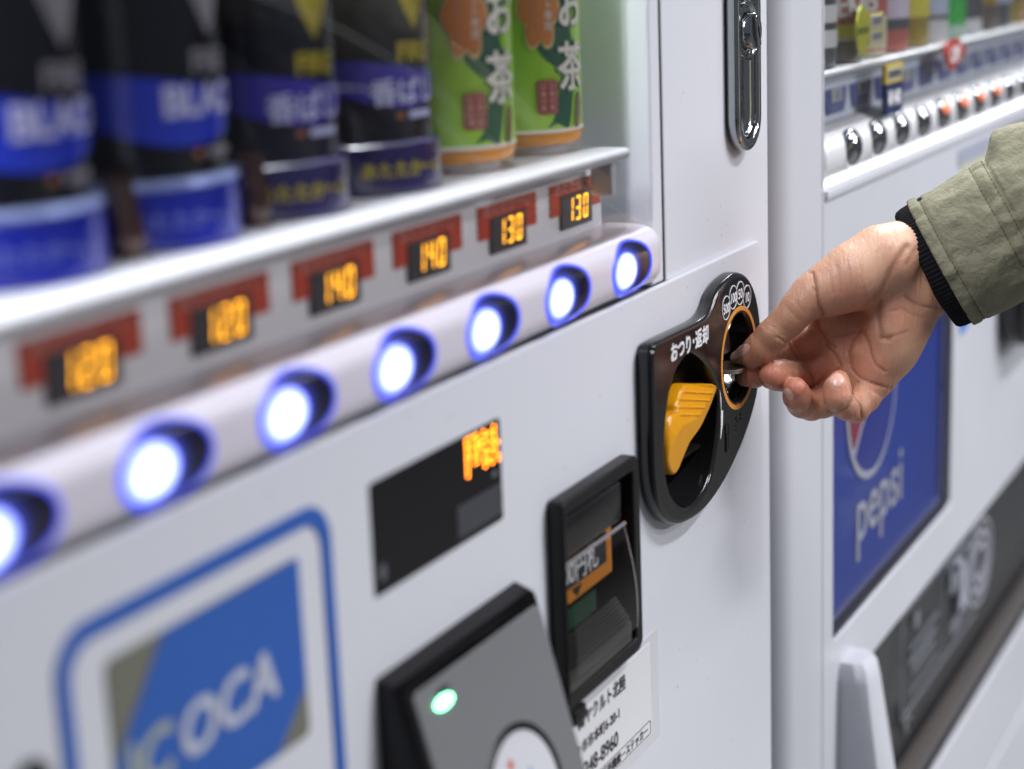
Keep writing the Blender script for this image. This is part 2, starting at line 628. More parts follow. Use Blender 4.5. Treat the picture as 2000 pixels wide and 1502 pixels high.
for a, b in zip(rb, rb[1:]):
    for i in range(NP):
        j = (i + 1) % NP
        fs.append((a + i, a + j, b + j, b + i))
fs.append(tuple(rb[0] + i for i in range(NP))[::-1])
fs.append(tuple(rb[-1] + i for i in range(NP)))
bar_me = autosmooth(me_from(vs, fs), 40)
BA, BB = 0.0200, 0.0113               # half size of an oval button face
link('button_bar', bar_me, BARM, VM)

def socket_mat():
    """dark translucent oval: the lamp behind the lens bleeds a little blue into it"""
    m = bpy.data.materials.new('dark_blue_socket')
    m.use_nodes = True
    nt = m.node_tree
    p = nt.nodes['Principled BSDF']
    p.inputs['Base Color'].default_value = (0.008, 0.008, 0.022, 1)
    p.inputs['Roughness'].default_value = 0.12
    a = nt.nodes.new('ShaderNodeAttribute')
    a.attribute_name = 'glow'
    n = nt.nodes.new('ShaderNodeTexNoise')
    n.inputs['Scale'].default_value = 300
    mu = nt.nodes.new('ShaderNodeMath')
    mu.operation = 'MULTIPLY'
    nt.links.new(a.outputs['Fac'], mu.inputs[0])
    mr = nt.nodes.new('ShaderNodeMapRange')
    mr.inputs['To Min'].default_value = 0.8
    mr.inputs['To Max'].default_value = 1.2
    nt.links.new(n.outputs['Fac'], mr.inputs['Value'])
    nt.links.new(mr.outputs['Result'], mu.inputs[1])
    p.inputs['Emission Color'].default_value = (0.10, 0.14, 1.0, 1)
    nt.links.new(mu.outputs[0], p.inputs['Emission Strength'])
    return m


SOCK = socket_mat()
RIM = mat('lit_blue_rim', (0.05, 0.06, 0.45), 0.15, emit=(0.07, 0.10, 0.95), estr=0.9, var=0.1)


def lens_mat():
    m = bpy.data.materials.new('white_blue_lit_lens')
    m.use_nodes = True
    nt = m.node_tree
    p = nt.nodes['Principled BSDF']
    a = nt.nodes.new('ShaderNodeAttribute')
    a.attribute_name = 'rad'
    cr = nt.nodes.new('ShaderNodeValToRGB')
    e = cr.color_ramp.elements
    e[0].position = 0.0
    e[0].color = (0.86, 0.95, 1.0, 1)
    e[1].position = 1.0
    e[1].color = (0.03, 0.05, 1.0, 1)
    x = e.new(0.62)
    x.color = (0.62, 0.74, 1.0, 1)
    x = e.new(0.82)
    x.color = (0.26, 0.36, 1.0, 1)
    nt.links.new(a.outputs['Fac'], cr.inputs['Fac'])
    nt.links.new(cr.outputs['Color'], p.inputs['Emission Color'])
    p.inputs['Emission Strength'].default_value = 2.0
    p.inputs['Base Color'].default_value = (0.5, 0.55, 0.8, 1)
    p.inputs['Roughness'].default_value = 0.2
    return m


LENS = lens_mat()


def lens_me(cx, cz, rx, rz, y, dome, n=40, rings=10):
    vs, fs, at = [(cx, y - dome, cz)], [], [0.0]
    for j in range(1, rings + 1):
        t = j / rings
        for i in range(n):
            a = 2 * math.pi * i / n
            vs.append((cx + rx * t * math.cos(a), y - dome * (1 - t * t), cz + rz * t * math.sin(a)))
            at.append(t)
    for i in range(n):
        fs.append((0, 1 + i, 1 + (i + 1) % n))
    for j in range(rings - 1):
        for i in range(n):
            a, b = 1 + j * n + i, 1 + j * n + (i + 1) % n
            fs.append((a, a + n, b + n, b))
    me = me_from(vs, fs)
    at_ = me.attributes.new('rad', 'FLOAT', 'POINT')
    at_.data.foreach_set('value', at)
    me.polygons.foreach_set('use_smooth', [True] * len(me.polygons))
    return me


def oval_on_bar(cx, cz, rx, rz, lift, dome, n=48, rings=10):
    vs, fs, at = [(cx, ybar(cz) - lift - dome, cz)], [], [0.0]
    for j in range(1, rings + 1):
        t = j / rings
        for i in range(n):
            a = 2 * math.pi * i / n
            z = cz + rz * t * math.sin(a)
            vs.append((cx + rx * t * math.cos(a), ybar(z) - lift - dome * (1 - t ** 3), z))
            at.append(t)
    for i in range(n):
        fs.append((0, 1 + i, 1 + (i + 1) % n))
    for j in range(rings - 1):
        for i in range(n):
            p, q = 1 + j * n + i, 1 + j * n + (i + 1) % n
            fs.append((p, p + n, q + n, q))
    me = me_from(vs, fs)
    at_ = me.attributes.new('rad', 'FLOAT', 'POINT')
    at_.data.foreach_set('value', at)
    me.polygons.foreach_set('use_smooth', [True] * len(me.polygons))
    return me


for k, cx in enumerate(COLS):
    om = oval_on_bar(cx + 0.0010, BZ - 0.0002, BA, BB, 0.00015, 0.0003, rings=16)
    gl = []
    for v in om.vertices:
        d = (math.hypot((v.co.x - cx + 0.0064) / 0.0112, (v.co.z - BZ + 0.0004) / 0.0078) - 1) * 0.008
        gl.append(1.0 * math.exp(-max(0.0, d) / 0.0013))
    ga = om.attributes.new('glow', 'FLOAT', 'POINT')
    ga.data.foreach_set('value', gl)
    sk = link('button', om, SOCK, VM)
    link('rim', tube_me([(x, ybar(z) - 0.0001, z) for x, z in ell(cx + 0.0010, BZ - 0.0002, BA, BB, 64)], 0.00070, 8, True), RIM, sk)
    link('lens', oval_on_bar(cx - 0.0064, BZ - 0.0004, 0.0112, 0.0078, 0.0006, 0.0008), LENS, sk)

# ---- lock: chrome plate with channel and turning key cylinder
LCX = 0.8330
lock = plate('lock_handle', [rrect(LCX - 0.0172, LCX + 0.0172, 1.1560, 1.372, 0.0171, n=12), rrect(LCX - 0.0122, LCX + 0.0122, 1.1625, 1.365, 0.0121, n=12)],
             -0.0055, 0.0014, CHROME, VM, 0.0022)
vs, fs = [], []
lp0 = rrect(LCX - 0.0124, LCX + 0.0124, 1.1623, 1.3652, 0.0123, n=12)
lvl = [(sv, -0.0038 + 0.0036 * math.sqrt(max(0.0, 1 - sv ** 3))) for sv in (1.0, 0.985, 0.95, 0.89, 0.80, 0.68, 0.54, 0.40, 0.26, 0.12, 0.03)]
for s, y in lvl:
    for (x, z) in lp0:
        vs.append((LCX + (x - LCX) * s, y, (1.174 + (z - 1.174) * s if z < 1.174 else (1.353 + (z - 1.353) * s if z > 1.353 else z))))
n = len(lp0)
for j in range(len(lvl) - 1):
    for i in range(n):
        q = (i + 1) % n
        fs.append((j * n + i, j * n + q, (j + 1) * n + q, (j + 1) * n + i))
fs.append(tuple((len(lvl) - 1) * n + i for i in range(n)))
link('channel', autosmooth(me_from(vs, fs), 70), CHROME, lock)
cylp = [(0.0, -0.0005), (0.0118, -0.0005), (0.0118, 0.0022), (0.0112, 0.0034), (0.0100, 0.0038), (0.0097, 0.0030), (0.0091, 0.0030), (0.0089, 0.0072), (0.0083, 0.0082), (0.0060, 0.0083), (0.0, 0.0078)]
cm = lathe_me([(max(r, 1e-5), z) for r, z in cylp], 48)
cm.transform(Matrix.Translation((LCX - 0.0022, -0.0010, 1.2135)) @ FRONT)
link('key_cylinder', cm, CHROME, lock)
cm = lathe_me([(0.0138, -0.002), (0.0144, 0.0034), (0.0140, 0.0044), (0.0128, 0.0047), (0.0118, 0.0040), (0.0112, 0.0028)], 56)
cm.transform(Matrix.Translation((LCX - 0.0010, -0.0008, 1.2135)) @ FRONT)
link('key_flange', cm, CHROME, lock)
hm = curve_mesh([[(-0.0018, -0.0075), (0.0010, -0.0078), (0.0024, 0.0), (0.0018, 0.0075), (-0.0008, 0.0078), (-0.0020, 0.0)]], 0.0012, 0.0006)
hm.transform(Matrix.Translation((LCX - 0.0022, -0.0095, 1.2135)) @ FRONT @ Matrix.Rotation(R(24), 4, 'Z'))
link('key_wing', autosmooth(hm), CHROME, lock)
km = curve_mesh([rrect(-0.0005, 0.0005, -0.0030, 0.0030, 0.0003)], 0.0002)
km.transform(Matrix.Translation((LCX - 0.0022, -0.0108, 1.2135)) @ FRONT @ Matrix.Rotation(R(24), 4, 'Z'))
link('keyhole', km, DARKGAP, lock)

# ---- amount display window
ds = plate('amount_display', [rrect(0.4765, 0.5690, 1.0472, 1.0863, 0.0016)], -0.0019, -0.0002, SCREEN, VM, 0.0004)
plate('smoked_patch', [rrect(0.5335, 0.5672, 1.0500, 1.0618, 0.0003)], -0.00215, -0.0019, mat('smoke_grey_print', (0.05, 0.052, 0.062), 0.3, var=0.1), ds)
plate('sensor_spot', [ell(0.4817, 1.0548, 0.0022, 0.0030, 20)], -0.00215, -0.0019, mat('smoke_grey_spot', (0.10, 0.11, 0.13), 0.3, var=0.1), ds)
plate('sensor_spot', [ell(0.5628, 1.0663, 0.0022, 0.0013, 20)], -0.00215, -0.0019, MATS['smoke_grey_spot'], ds)
vs, fs = [], []
random.seed(11)
# dot-matrix characters of the lit message
PAT = ['1111010010', '1001011110', '1111110010', '1001101110', '1111010011', '1001011110', '1011010010', '1000011101', '1000010101']
for r_, row in enumerate(PAT):
    for c_, ch in enumerate(row):
        if ch == '1':
            x = 0.5425 + c_ * 0.00265
            z = 1.0842 - r_ * 0.00165
            b = len(vs)
            for i in range(8):
                a = 2 * math.pi * i / 8
                vs.append((x + 0.0007 * math.cos(a), -0.0022, z + 0.0006 * math.sin(a)))
            fs.append(tuple(range(b, b + 8)))
link('lit_message', me_from(vs, fs), LEDR, ds)

# ---- IC card mark: blue rounded frame and card logo (flat print)
BLUEP = mat('blue_print', (0.020, 0.105, 0.43), 0.45, var=0.05)
OLIVE = mat('olive_silver_print', (0.16, 0.165, 0.13), 0.4, var=0.06)
fr = plate('card_mark', [rrect(0.3235, 0.4518, 0.955, 1.0893, 0.0135, 8), rrect(0.3290, 0.4463, 0.9605, 1.0838, 0.0095, 8)], -0.0021, -0.0016, BLUEP, VM)
plate('card_logo', [rrect(0.3425, 0.4330, 1.0178, 1.0757, 0.003)], -0.0021, -0.0016, OLIVE, fr)
plate('blue_field', [[(0.3430, 1.0195), (0.3430, 1.0470), (0.3665, 1.0754), (0.4325, 1.0754), (0.4325, 1.0345), (0.4150, 1.0182), (0.3440, 1.0182)]], -0.0024, -0.0021, BLUEP, fr)
text('lettering', 'IC', 0.0215, 0.3452, 1.0345, -0.0026, mat('dull_olive_print', (0.36, 0.40, 0.34), 0.4, var=0.06), fr, bold=0.0007, shear=0.15, rot=R(3), sx=1.0)
text('lettering', 'OCA', 0.0215, 0.3690, 1.0355, -0.0027, mat('pale_grey_blue_print', (0.50, 0.53, 0.62), 0.4, var=0.05), fr, bold=0.0007, shear=0.15, rot=R(3), sx=1.0, spacing=1.02)
plate('lamp_spot', [ell(0.3080, 1.0560, 0.0070, 0.0070, 24)], -0.003, -0.0015, BLACKG, VM, 0.0006)

# ---- contact sticker (print only; the cartoon on it is left blank)
stk = plate('contact_sticker', [rrect(0.585, 0.7135, 0.8985, 0.9510, 0.002)], -0.0019, -0.0016, mat('clear_sticker_film', (0.62, 0.635, 0.67), 0.2, var=0.03, rvar=0.05), VM)
plate('white_field', [rrect(0.590, 0.7040, 0.9035, 0.9478, 0.001)], -0.00215, -0.0019, mat('sticker_white', (0.70, 0.71, 0.74), 0.35, var=0.02), stk)
text('lettering', '㈱ヤクルト北陸', 0.0078, 0.6255, 0.9375, -0.0023, PRINTK, stk, bold=0.00022, sx=0.92)
text('lettering', '野々市市本町6-20-1', 0.0062, 0.6165, 0.9262, -0.0023, PRINTK, stk, bold=0.00018, sx=0.98)
text('lettering', '076-248-8960', 0.0098, 0.6130, 0.9142, -0.0023, PRINTK, stk, bold=0.00020, sx=0.96)
plate('text_box', [rrect(0.600, 0.7025, 0.9042, 0.9108, 0.001), rrect(0.6003, 0.7022, 0.9045, 0.9105, 0.001)], -0.0023, -0.0021, PRINTK, stk)
text('lettering', '自動販売機統一ステッカー', 0.0052, 0.6380, 0.9056, -0.0023, PRINTK, stk, bold=0.00014, sx=0.98)
ds.location = (-0.0036, 0, 0.0011)
fr.location = (-0.0030, 0, 0.0012)
stk.location = (-0.0030, 0, 0.0016)

# ---- coin mechanism: black glossy plate with coin ring, return bowl and lever
OUT = catmull([(0.6950, 1.0858), (0.7000, 1.0884), (0.7300, 1.0880), (0.7560, 1.0880), (0.7670, 1.0908), (0.7745, 1.0966), (0.7861, 1.1004),
               (0.8016, 1.1016), (0.8165, 1.0968), (0.8275, 1.0867), (0.8338, 1.0721), (0.8350, 1.0548), (0.8297, 1.0370), (0.8179, 1.0236),
               (0.799, 1.0112), (0.7772, 1.0019), (0.7531, 0.9968), (0.7303, 0.9976), (0.7156, 1.0014), (0.7041, 1.0088),
               (0.6963, 1.0187), (0.6934, 1.0310), (0.6930, 1.0485), (0.6930, 1.0690), (0.6932, 1.0830)], 5)
YF = -0.0095
cmech = plate('coin_mechanism', [OUT, HOLE, ell(RCX, RCZ, 0.0226, 0.0226, 56)], YF, -0.0015, BLACKG, VM, 0.0024)
plate('orange_ring', [ell(RCX, RCZ, 0.0252, 0.0252, 64), ell(RCX, RCZ, 0.0230, 0.0230, 64)], YF - 0.0002, YF + 0.0004, ORANGE, cmech)
# tube behind the ring
tp = [(0.0228, -YF - 0.0002), (0.0222, -YF + 0.0003), (0.0212, -YF - 0.0008), (0.0206, -YF - 0.003), (0.0196, -0.0060)]
vs, fs = [], []
for r, d in tp:
    for (x, z) in ell(RCX, RCZ, r, r, 56):
        vs.append((x, -d, z))
for j in range(len(tp) - 1):
    for i in range(56):
        q = (i + 1) % 56
        fs.append((j * 56 + i, j * 56 + q, (j + 1) * 56 + q, (j + 1) * 56 + i))
link('ring_tube', autosmooth(me_from(vs, fs), 60), BLACKG, cmech)
# upper half: steel plate; below: chrome scoop; between them the dark slot
SLZ = 1.0552
plate('slot_plate', [[p for p in ell(RCX, RCZ, 0.0197, 0.0197, 72) if p[1] > SLZ + 0.0022]], 0.0020, 0.0058, STEEL, cmech, 0.0006)
vs, fs = [], []
for j in range(9):
    t = j / 8
    for i in range(25):
        a = R(180 + 180 * i / 24)
        rr = 0.0196
        x = RCX + rr * math.cos(a) * (1 - 0.45 * t)
        zz = SLZ - 0.0010 + (RCZ + rr * math.sin(a) - SLZ) * (1 - 0.90 * t) * 0.97
        y = -0.0065 + 0.0115 * math.sin(t * math.pi / 2)
        vs.append((x, y, min(zz, SLZ - 0.0012)))
for j in range(8):
    for i in range(24):
        fs.append((j * 25 + i, j * 25 + i + 1, (j + 1) * 25 + i + 1, (j + 1) * 25 + i))
link('slot_scoop', autosmooth(me_from(vs, fs), 60), CHROME, cmech)
box('slot_mouth', RCX - 0.0165, RCX + 0.0165, 0.0062, 0.0090, SLZ - 0.004, SLZ + 0.004, DARKGAP, cmech)
# return bowl
vs, fs = [], []
lv = ((1.0, YF + 0.0012, 0.0), (0.985, 0.002, 0.0), (0.95, 0.016, 0.0), (0.86, 0.026, -0.002), (0.60, 0.031, -0.004))
hc = (sum(p[0] for p in HOLE) / len(HOLE), sum(p[1] for p in HOLE) / len(HOLE))
n = len(HOLE)
for s, y, dz in lv:
    for (x, z) in HOLE:
        vs.append((hc[0] + (x - hc[0]) * s, y, hc[1] + (z - hc[1]) * s + dz))
for j in range(len(lv) - 1):
    for i in range(n):
        q = (i + 1) % n
        fs.append((j * n + i, j * n + q, (j + 1) * n + q, (j + 1) * n + i))
fs.append(tuple((len(lv) - 1) * n + i for i in range(n)))
link('return_bowl', autosmooth(me_from(vs, fs), 50), BLACKG, cmech)
box('bowl_flap', 0.7105, 0.7690, 0.0040, 0.0055, 1.0420, 1.0630, mat('dark_amber_flap', (0.045, 0.030, 0.006), 0.2, var=0.2, bump=0.03), cmech, 0.0005)
box('bowl_step', 0.7120, 0.7690, -0.0020, 0.014, 1.0225, 1.0245, BLACKG, cmech, 0.0006)
# yellow return lever: ridge-backed paddle
outl = [(0.7388, 1.0606), (0.7547, 1.0571), (0.7705, 1.0531), (0.7663, 1.0471), (0.7594, 1.0418), (0.7513, 1.0372), (0.7434, 1.0349), (0.7375, 1.0325),
        (0.7329, 1.0280), (0.7282, 1.0231), (0.7226, 1.0221), (0.7165, 1.0253), (0.7119, 1.0306), (0.7105, 1.0369), (0.7108, 1.0438),
        (0.7129, 1.0492), (0.7166, 1.0515), (0.7215, 1.0520), (0.7234, 1.0548), (0.7280, 1.0574), (0.7337, 1.0595)]
outl = catmull(outl, 4)
ridge = [(0.7670, 1.0530), (0.7560, 1.0478), (0.7450, 1.0440), (0.7340, 1.0440), (0.7260, 1.0450), (0.7180, 1.0420)]
def ridge_d(p):
    best, side = 9, 1
    for a, b in zip(ridge, ridge[1:]):
        ax, az = a; bx, bz = b
        dx, dz = bx - ax, bz - az
        t = max(0, min(1, ((p[0] - ax) * dx + (p[1] - az) * dz) / (dx * dx + dz * dz)))
        d = math.hypot(p[0] - ax - dx * t, p[1] - az - dz * t)
        if d < best:
            best = d
            side = 1 if dx * (p[1] - az) - dz * (p[0] - ax) > 0 else -1
    return best, side
lm = curve_mesh([outl], 0.0)
bm = bmesh.new(); bm.from_mesh(lm)
bmesh.ops.remove_doubles(bm, verts=bm.verts, dist=1e-6)
for _ in range(5):
    es = [e for e in bm.edges if e.calc_length() > 0.0013]
    if not es: break
    bmesh.ops.subdivide_edges(bm, edges=es, cuts=1)
    bmesh.ops.triangulate(bm, faces=bm.faces)
bnd = {v.index for v in bm.verts if v.is_boundary}
bm.verts.ensure_lookup_table()
bedges = [e for e in bm.edges if e.is_boundary]
bpts = np.array([(v.co.x, v.co.y) for v in bm.verts if v.is_boundary])
for v in bm.verts:
    p = (v.co.x, v.co.y)
    d, s = ridge_d(p)
    ed = np.min(np.hypot(bpts[:, 0] - p[0], bpts[:, 1] - p[1]))
    h = 0.0052 - (0.22 if s < 0 else 0.16) * max(0, d - 0.0004)
    h -= 0.0016 * max(0.0, 1 - ed / 0.0014) ** 2
    # thumb ribs across the upper end
    if s < 0 or True:
        u = (p[0] - 0.728) * 0.80 + (p[1] - 1.0450) * 0.60
        across = (p[0] - 0.745) * 0.24 + (p[1] - 1.0555) * 0.97
        if -0.0118 < across < 0.0042 and ed > 0.0008 and s < 0 and p[0] > 0.7250:
            h += 0.0007 * max(0.0, math.cos(2 * math.pi * across / 0.0034)) ** 3
    v.co.z = h
r = bmesh.ops.extrude_edge_only(bm, edges=[e for e in bm.edges if e.is_boundary])
for v in [g for g in r['geom'] if isinstance(g, bmesh.types.BMVert)]:
    v.co.z -= 0.0042
bm.to_mesh(lm); bm.free()
lm.transform(Matrix.Translation((0, -0.0050, 0)) @ FRONT)
lever = link('return_lever', autosmooth(lm, 55), YELLOW, cmech)
# printing on the plate
text('lettering', 'おつり･返却', 0.0092, 0.7135, 1.0768, YF - 0.00025, PRINTW, cmech, bold=0.00035, sx=0.93)
for lab, x, z in (('500', 0.7843, 1.0875), ('100', 0.7940, 1.0908), ('50', 0.8036, 1.0911), ('10', 0.8132, 1.0876)):
    plate('denomination', [ell(x, z, 0.0056, 0.0058, 36), ell(x, z, 0.00515, 0.00535, 36)], YF - 0.0003, YF + 0.0002, PRINTW, cmech)
    text('lettering', lab, 0.0066, x, z - 0.0025, YF - 0.0003, PRINTW, cmech, bold=0.00022, align='CENTER', sx=0.85 if len(lab) == 3 else 0.95)
plate('white_arrow', [[(0.7742, 1.0500), (0.7757, 1.0455), (0.7757, 1.0392), (0.7780, 1.0392), (0.7775, 1.0330), (0.7747, 1.0262), (0.7740, 1.0262), (0.7750, 1.0330), (0.7752, 1.0400)]],
      YF - 0.0003, YF + 0.0002, PRINTW, cmech)
plate('guide_mark', [rrect(0.7810, 0.7850, 1.0170, 1.0318, 0.0019), rrect(0.7815, 0.7845, 1.0176, 1.0312, 0.0015)], YF - 0.0005, YF + 0.0003, BLACKM, cmech, 0.0002)
plate('guide_slot', [rrect(0.7816, 0.7844, 1.0177, 1.0311, 0.0014)], YF - 0.00015, YF + 0.0003, DARKGAP, cmech)
plate('guide_finger', [[(0.7822, 1.0180), (0.7838, 1.0180), (0.7838, 1.0250), (0.7844, 1.0252), (0.7830, 1.0268), (0.7816, 1.0252), (0.7822, 1.0250)]], YF - 0.0006, YF + 0.0002, BLACKG, cmech, 0.0002)
for (x, z) in ((0.7965, 1.0305), (0.7965, 1.0270), (0.7980, 1.0312), (0.7980, 1.0288), (0.7965, 1.0248), (0.8025, 1.0310), (0.8025, 1.0290), (0.8010, 1.0282)):
    dm = lathe_me([(0.00062, 0), (0.0005, 0.0003), (0.0003, 0.0005), (1e-5, 0.00055)], 10)
    dm.transform(Matrix.Translation((x, YF - 0.00003, z)) @ FRONT)
    link('braille_dot', dm, BLACKG, cmech)

# ---- bank-note slot
bill = plate('note_slot', [rrect(0.6012, 0.6780, 0.9565, 1.0445, 0.0042, radii=(0.0015, 0.006, 0.005, 0.003)), rrect(0.6040, 0.6710, 0.9630, 1.0385, 0.001)],
             -0.0090, -0.0016, BLACKM, VM, 0.0011)
link('slot_recess', merge([
    me_from([(0.6038, -0.0075, 0.9627), (0.6038, 0.022, 0.9627), (0.6038, 0.022, 1.0388), (0.6038, -0.0075, 1.0388)], [(0, 1, 2, 3)]),
    me_from([(0.6713, -0.0075, 0.9627), (0.6713, 0.022, 0.9627), (0.6713, 0.022, 1.0388), (0.6713, -0.0075, 1.0388)], [(0, 1, 2, 3)]),
    me_from([(0.6038, 0.022, 0.9627), (0.6713, 0.022, 0.9627), (0.6713, 0.022, 1.0388), (0.6038, 0.022, 1.0388)], [(0, 1, 2, 3)]),
    me_from([(0.6038, -0.0075, 1.0388), (0.6713, -0.0075, 1.0388), (0.6713, 0.022, 1.0388), (0.6038, 0.022, 1.0388)], [(0, 1, 2, 3)]),
    me_from([(0.6038, -0.0075, 0.9627), (0.6713, -0.0075, 0.9627), (0.6713, 0.022, 0.9627), (0.6038, 0.022, 0.9627)], [(0, 1, 2, 3)])]), BLACKM, bill)
box('hood', 0.6042, 0.6600, -0.0085, 0.010, 1.0200, 1.0378, BLACKG, bill, 0.002)
plate('orange_label', [rrect(0.6042, 0.6640, 0.9952, 1.0155, 0.0004)], -0.0010, -0.0004, mat('orange_label_print', (0.62, 0.22, 0.02), 0.4, var=0.06), bill)
plate('dark_label', [rrect(0.6042, 0.6582, 1.0015, 1.0150, 0.0003)], -0.0013, -0.0010, mat('charcoal_print', (0.03, 0.03, 0.033), 0.4, var=0.1), bill)
text('lettering', '1000円札', 0.0128, 0.6035, 1.0037, -0.0015, PRINTW, bill, bold=0.00018, sx=0.90)
plate('arrow', [[(0.6235, 1.0003), (0.6335, 1.0003), (0.6285, 0.9960)]], -0.0013, -0.0010, PRINTK, bill)
plate('green_strip', [rrect(0.6042, 0.6480, 0.9835, 0.9925, 0.0003)], -0.0006, 0.0002, mat('green_print', (0.012, 0.055, 0.028), 0.4, var=0.1), bill)
box('note_tray', 0.6042, 0.6670, -0.0085, 0.012, 0.9632, 0.9730, mat('ribbed_grey_tray', (0.06, 0.058, 0.055), 0.35, var=0.25, vscale=300, bump=0.3, bscale=500), bill, 0.001)
for i in range(7):
    z = 0.9740 + i * 0.0013
    box('tray_rib', 0.6042, 0.6665, -0.0075 + i * 0.0009, -0.0060 + i * 0.0009, z, z + 0.0006, MATS['ribbed_grey_tray'], bill)
vs, fs = [], []
for i in range(13):
    t = i / 12
    z = 1.0165 - 0.0455 * t
    y = -0.0065 - 0.0055 * math.sin(t * math.pi * 0.62)
    vs += [(0.6042, y, z), (0.6650, y, z)]
for i in range(12):
    fs.append((2 * i, 2 * i + 1, 2 * i + 3, 2 * i + 2))
link('clear_flap', autosmooth(me_from(vs, fs), 60), glass_mat('clear_flap_plastic', 0.9, (0.95, 0.95, 0.95), 0.03), bill)
link('flap_edge', tube_me([(0.6650, -0.0065 - 0.0055 * math.sin(i / 12 * math.pi * 0.62), 1.0165 - 0.0455 * i / 12) for i in range(13)], 0.0004, 6), mat('clear_edge', (0.35, 0.35, 0.36), 0.15, var=0.05), bill)
link('flap_hinge', tube_me([(0.6042, -0.0068, 1.0168), (0.6655, -0.0068, 1.0168)], 0.0009, 8), mat('grey_hinge', (0.22, 0.21, 0.22), 0.3, var=0.1), bill)
box('foot_tab', 0.6045, 0.6160, -0.0100, -0.0016, 0.9490, 0.9560, BLACKM, bill, 0.001)

# ---- card reader: black wedge with silver tilted face
RX0, RX1, RZT, RZB = 0.4745, 0.5770, 1.0195, 0.890
def yface(z):
    return -0.0118 - 0.27 * (1.0165 - z)
bm = bmesh.new()
vv = [bm.verts.new(c) for c in ((RX0, -0.0016, RZB), (RX1, -0.0016, RZB), (RX1, -0.0016, RZT), (RX0, -0.0016, RZT),
                                (RX0 + 0.001, yface(RZB), RZB), (RX1 - 0.001, yface(RZB), RZB), (RX1 - 0.001, yface(RZT - 0.003), RZT - 0.003), (RX0 + 0.001, yface(RZT - 0.003), RZT - 0.003))]
for f in ((3, 2, 1, 0), (4, 5, 6, 7), (0, 1, 5, 4), (1, 2, 6, 5), (2, 3, 7, 6), (3, 0, 4, 7)):
    bm.faces.new([vv[i] for i in f])
bmesh.ops.bevel(bm, geom=[e for e in bm.edges if all(v.co.y < -0.005 for v in e.verts) or (e.verts[0].co.x == e.verts[1].co.x and False)], offset=0.0034, segments=4, affect='EDGES', profile=0.5)
bmesh.ops.bevel(bm, geom=[e for e in bm.edges if abs((e.verts[0].co - e.verts[1].co).y) > 0.007], offset=0.003, segments=3, affect='EDGES', profile=0.5)
me = bpy.data.meshes.new('m'); bm.to_mesh(me); bm.free()
reader = link('card_reader', autosmooth(me, 40), BLACKM, VM)
TILT = Matrix.Translation((0, -0.0118, 1.0165)) @ Matrix.Rotation(-math.atan(0.27), 4, 'X') @ FRONT
def facepl(name, loops, d0, d1, m, bev=0.0):
    me = curve_mesh(loops, abs(d1 - d0) / 2, bev)
    me.transform(TILT @ Matrix.Translation((0, 0, (d0 + d1) / 2)))
    return link(name, autosmooth(me), m, reader)
SILV = mat('silver_grey_face', (0.21, 0.215, 0.225), 0.38, metal=0.35, var=0.05, vscale=500, bump=0.06, bscale=2500)
facepl('silver_face', [rrect(0.4790, 0.5735, -0.120, -0.0030, 0.0035)], -0.0008, 0.0004, SILV, 0.0004)
facepl('status_lamp', [ell(0.4950, -0.0115, 0.0056, 0.0021, 28)], -0.0004, 0.0012, LEDG, 0.0004)
facepl('lamp_slot', [ell(0.4965, -0.0080, 0.0045, 0.0012, 28)], 0.0002, 0.0006, BLACKM)
RC = (0.5285, -0.0610)
facepl('touch_ring', [ell(*RC, 0.0275, 0.0265, 64), ell(*RC, 0.0245, 0.0236, 64)], -0.0004, 0.0012, BLACKG, 0.0005)
facepl('touch_disc', [ell(*RC, 0.0245, 0.0236, 64)], -0.0004, 0.0007, mat('pale_touch_disc', (0.55, 0.56, 0.60), 0.35, var=0.04), 0.0002)
facepl('red_mark', [rrect(RC[0] - 0.0065, RC[0] - 0.0035, RC[1] + 0.0125, RC[1] + 0.0160, 0.0006)], 0.0005, 0.0010, mat('red_print', (0.5, 0.10, 0.06), 0.4, var=0.05))
facepl('blue_mark', [[(RC[0] - 0.004, RC[1] + 0.002), (RC[0] + 0.007, RC[1] + 0.0085), (RC[0] + 0.0085, RC[1] - 0.004), (RC[0] - 0.003, RC[1] - 0.007)]], 0.0005, 0.0010, mat('sky_blue_print', (0.05, 0.22, 0.6), 0.4, var=0.05))

reader.location = (-0.0042, 0, 0.0016)

# ================================================================== sample cans and bottles behind the glass
CY, CR = 0.0470, 0.0285
SHZ = 1.1723


def wrapped(name, me, cx, phi, z, m, parent, r=CR + 0.0003, cy=CY):
    return link(name, cyl_wrap(me, cx, cy, r, R(phi), z), m, parent, smooth=False)


def band_me(cx, cy, r, z_lo, z_hi, a0=-60, a1=190, n=70):
    """strip of a cylinder between two wavy edges z_lo(phi), z_hi(phi)"""
    vs, fs = [], []
    for i in range(n + 1):
        ph = a0 + (a1 - a0) * i / n
        for z in (z_lo(ph), z_hi(ph)):
            vs.append((cx - r * math.sin(R(ph)), cy - r * math.cos(R(ph)), z))
    for i in range(n):
        fs.append((2 * i, 2 * i + 1, 2 * i + 3, 2 * i + 2))
    me = me_from(vs, fs)
    me.polygons.foreach_set('use_smooth', [True] * len(me.polygons))
    return me


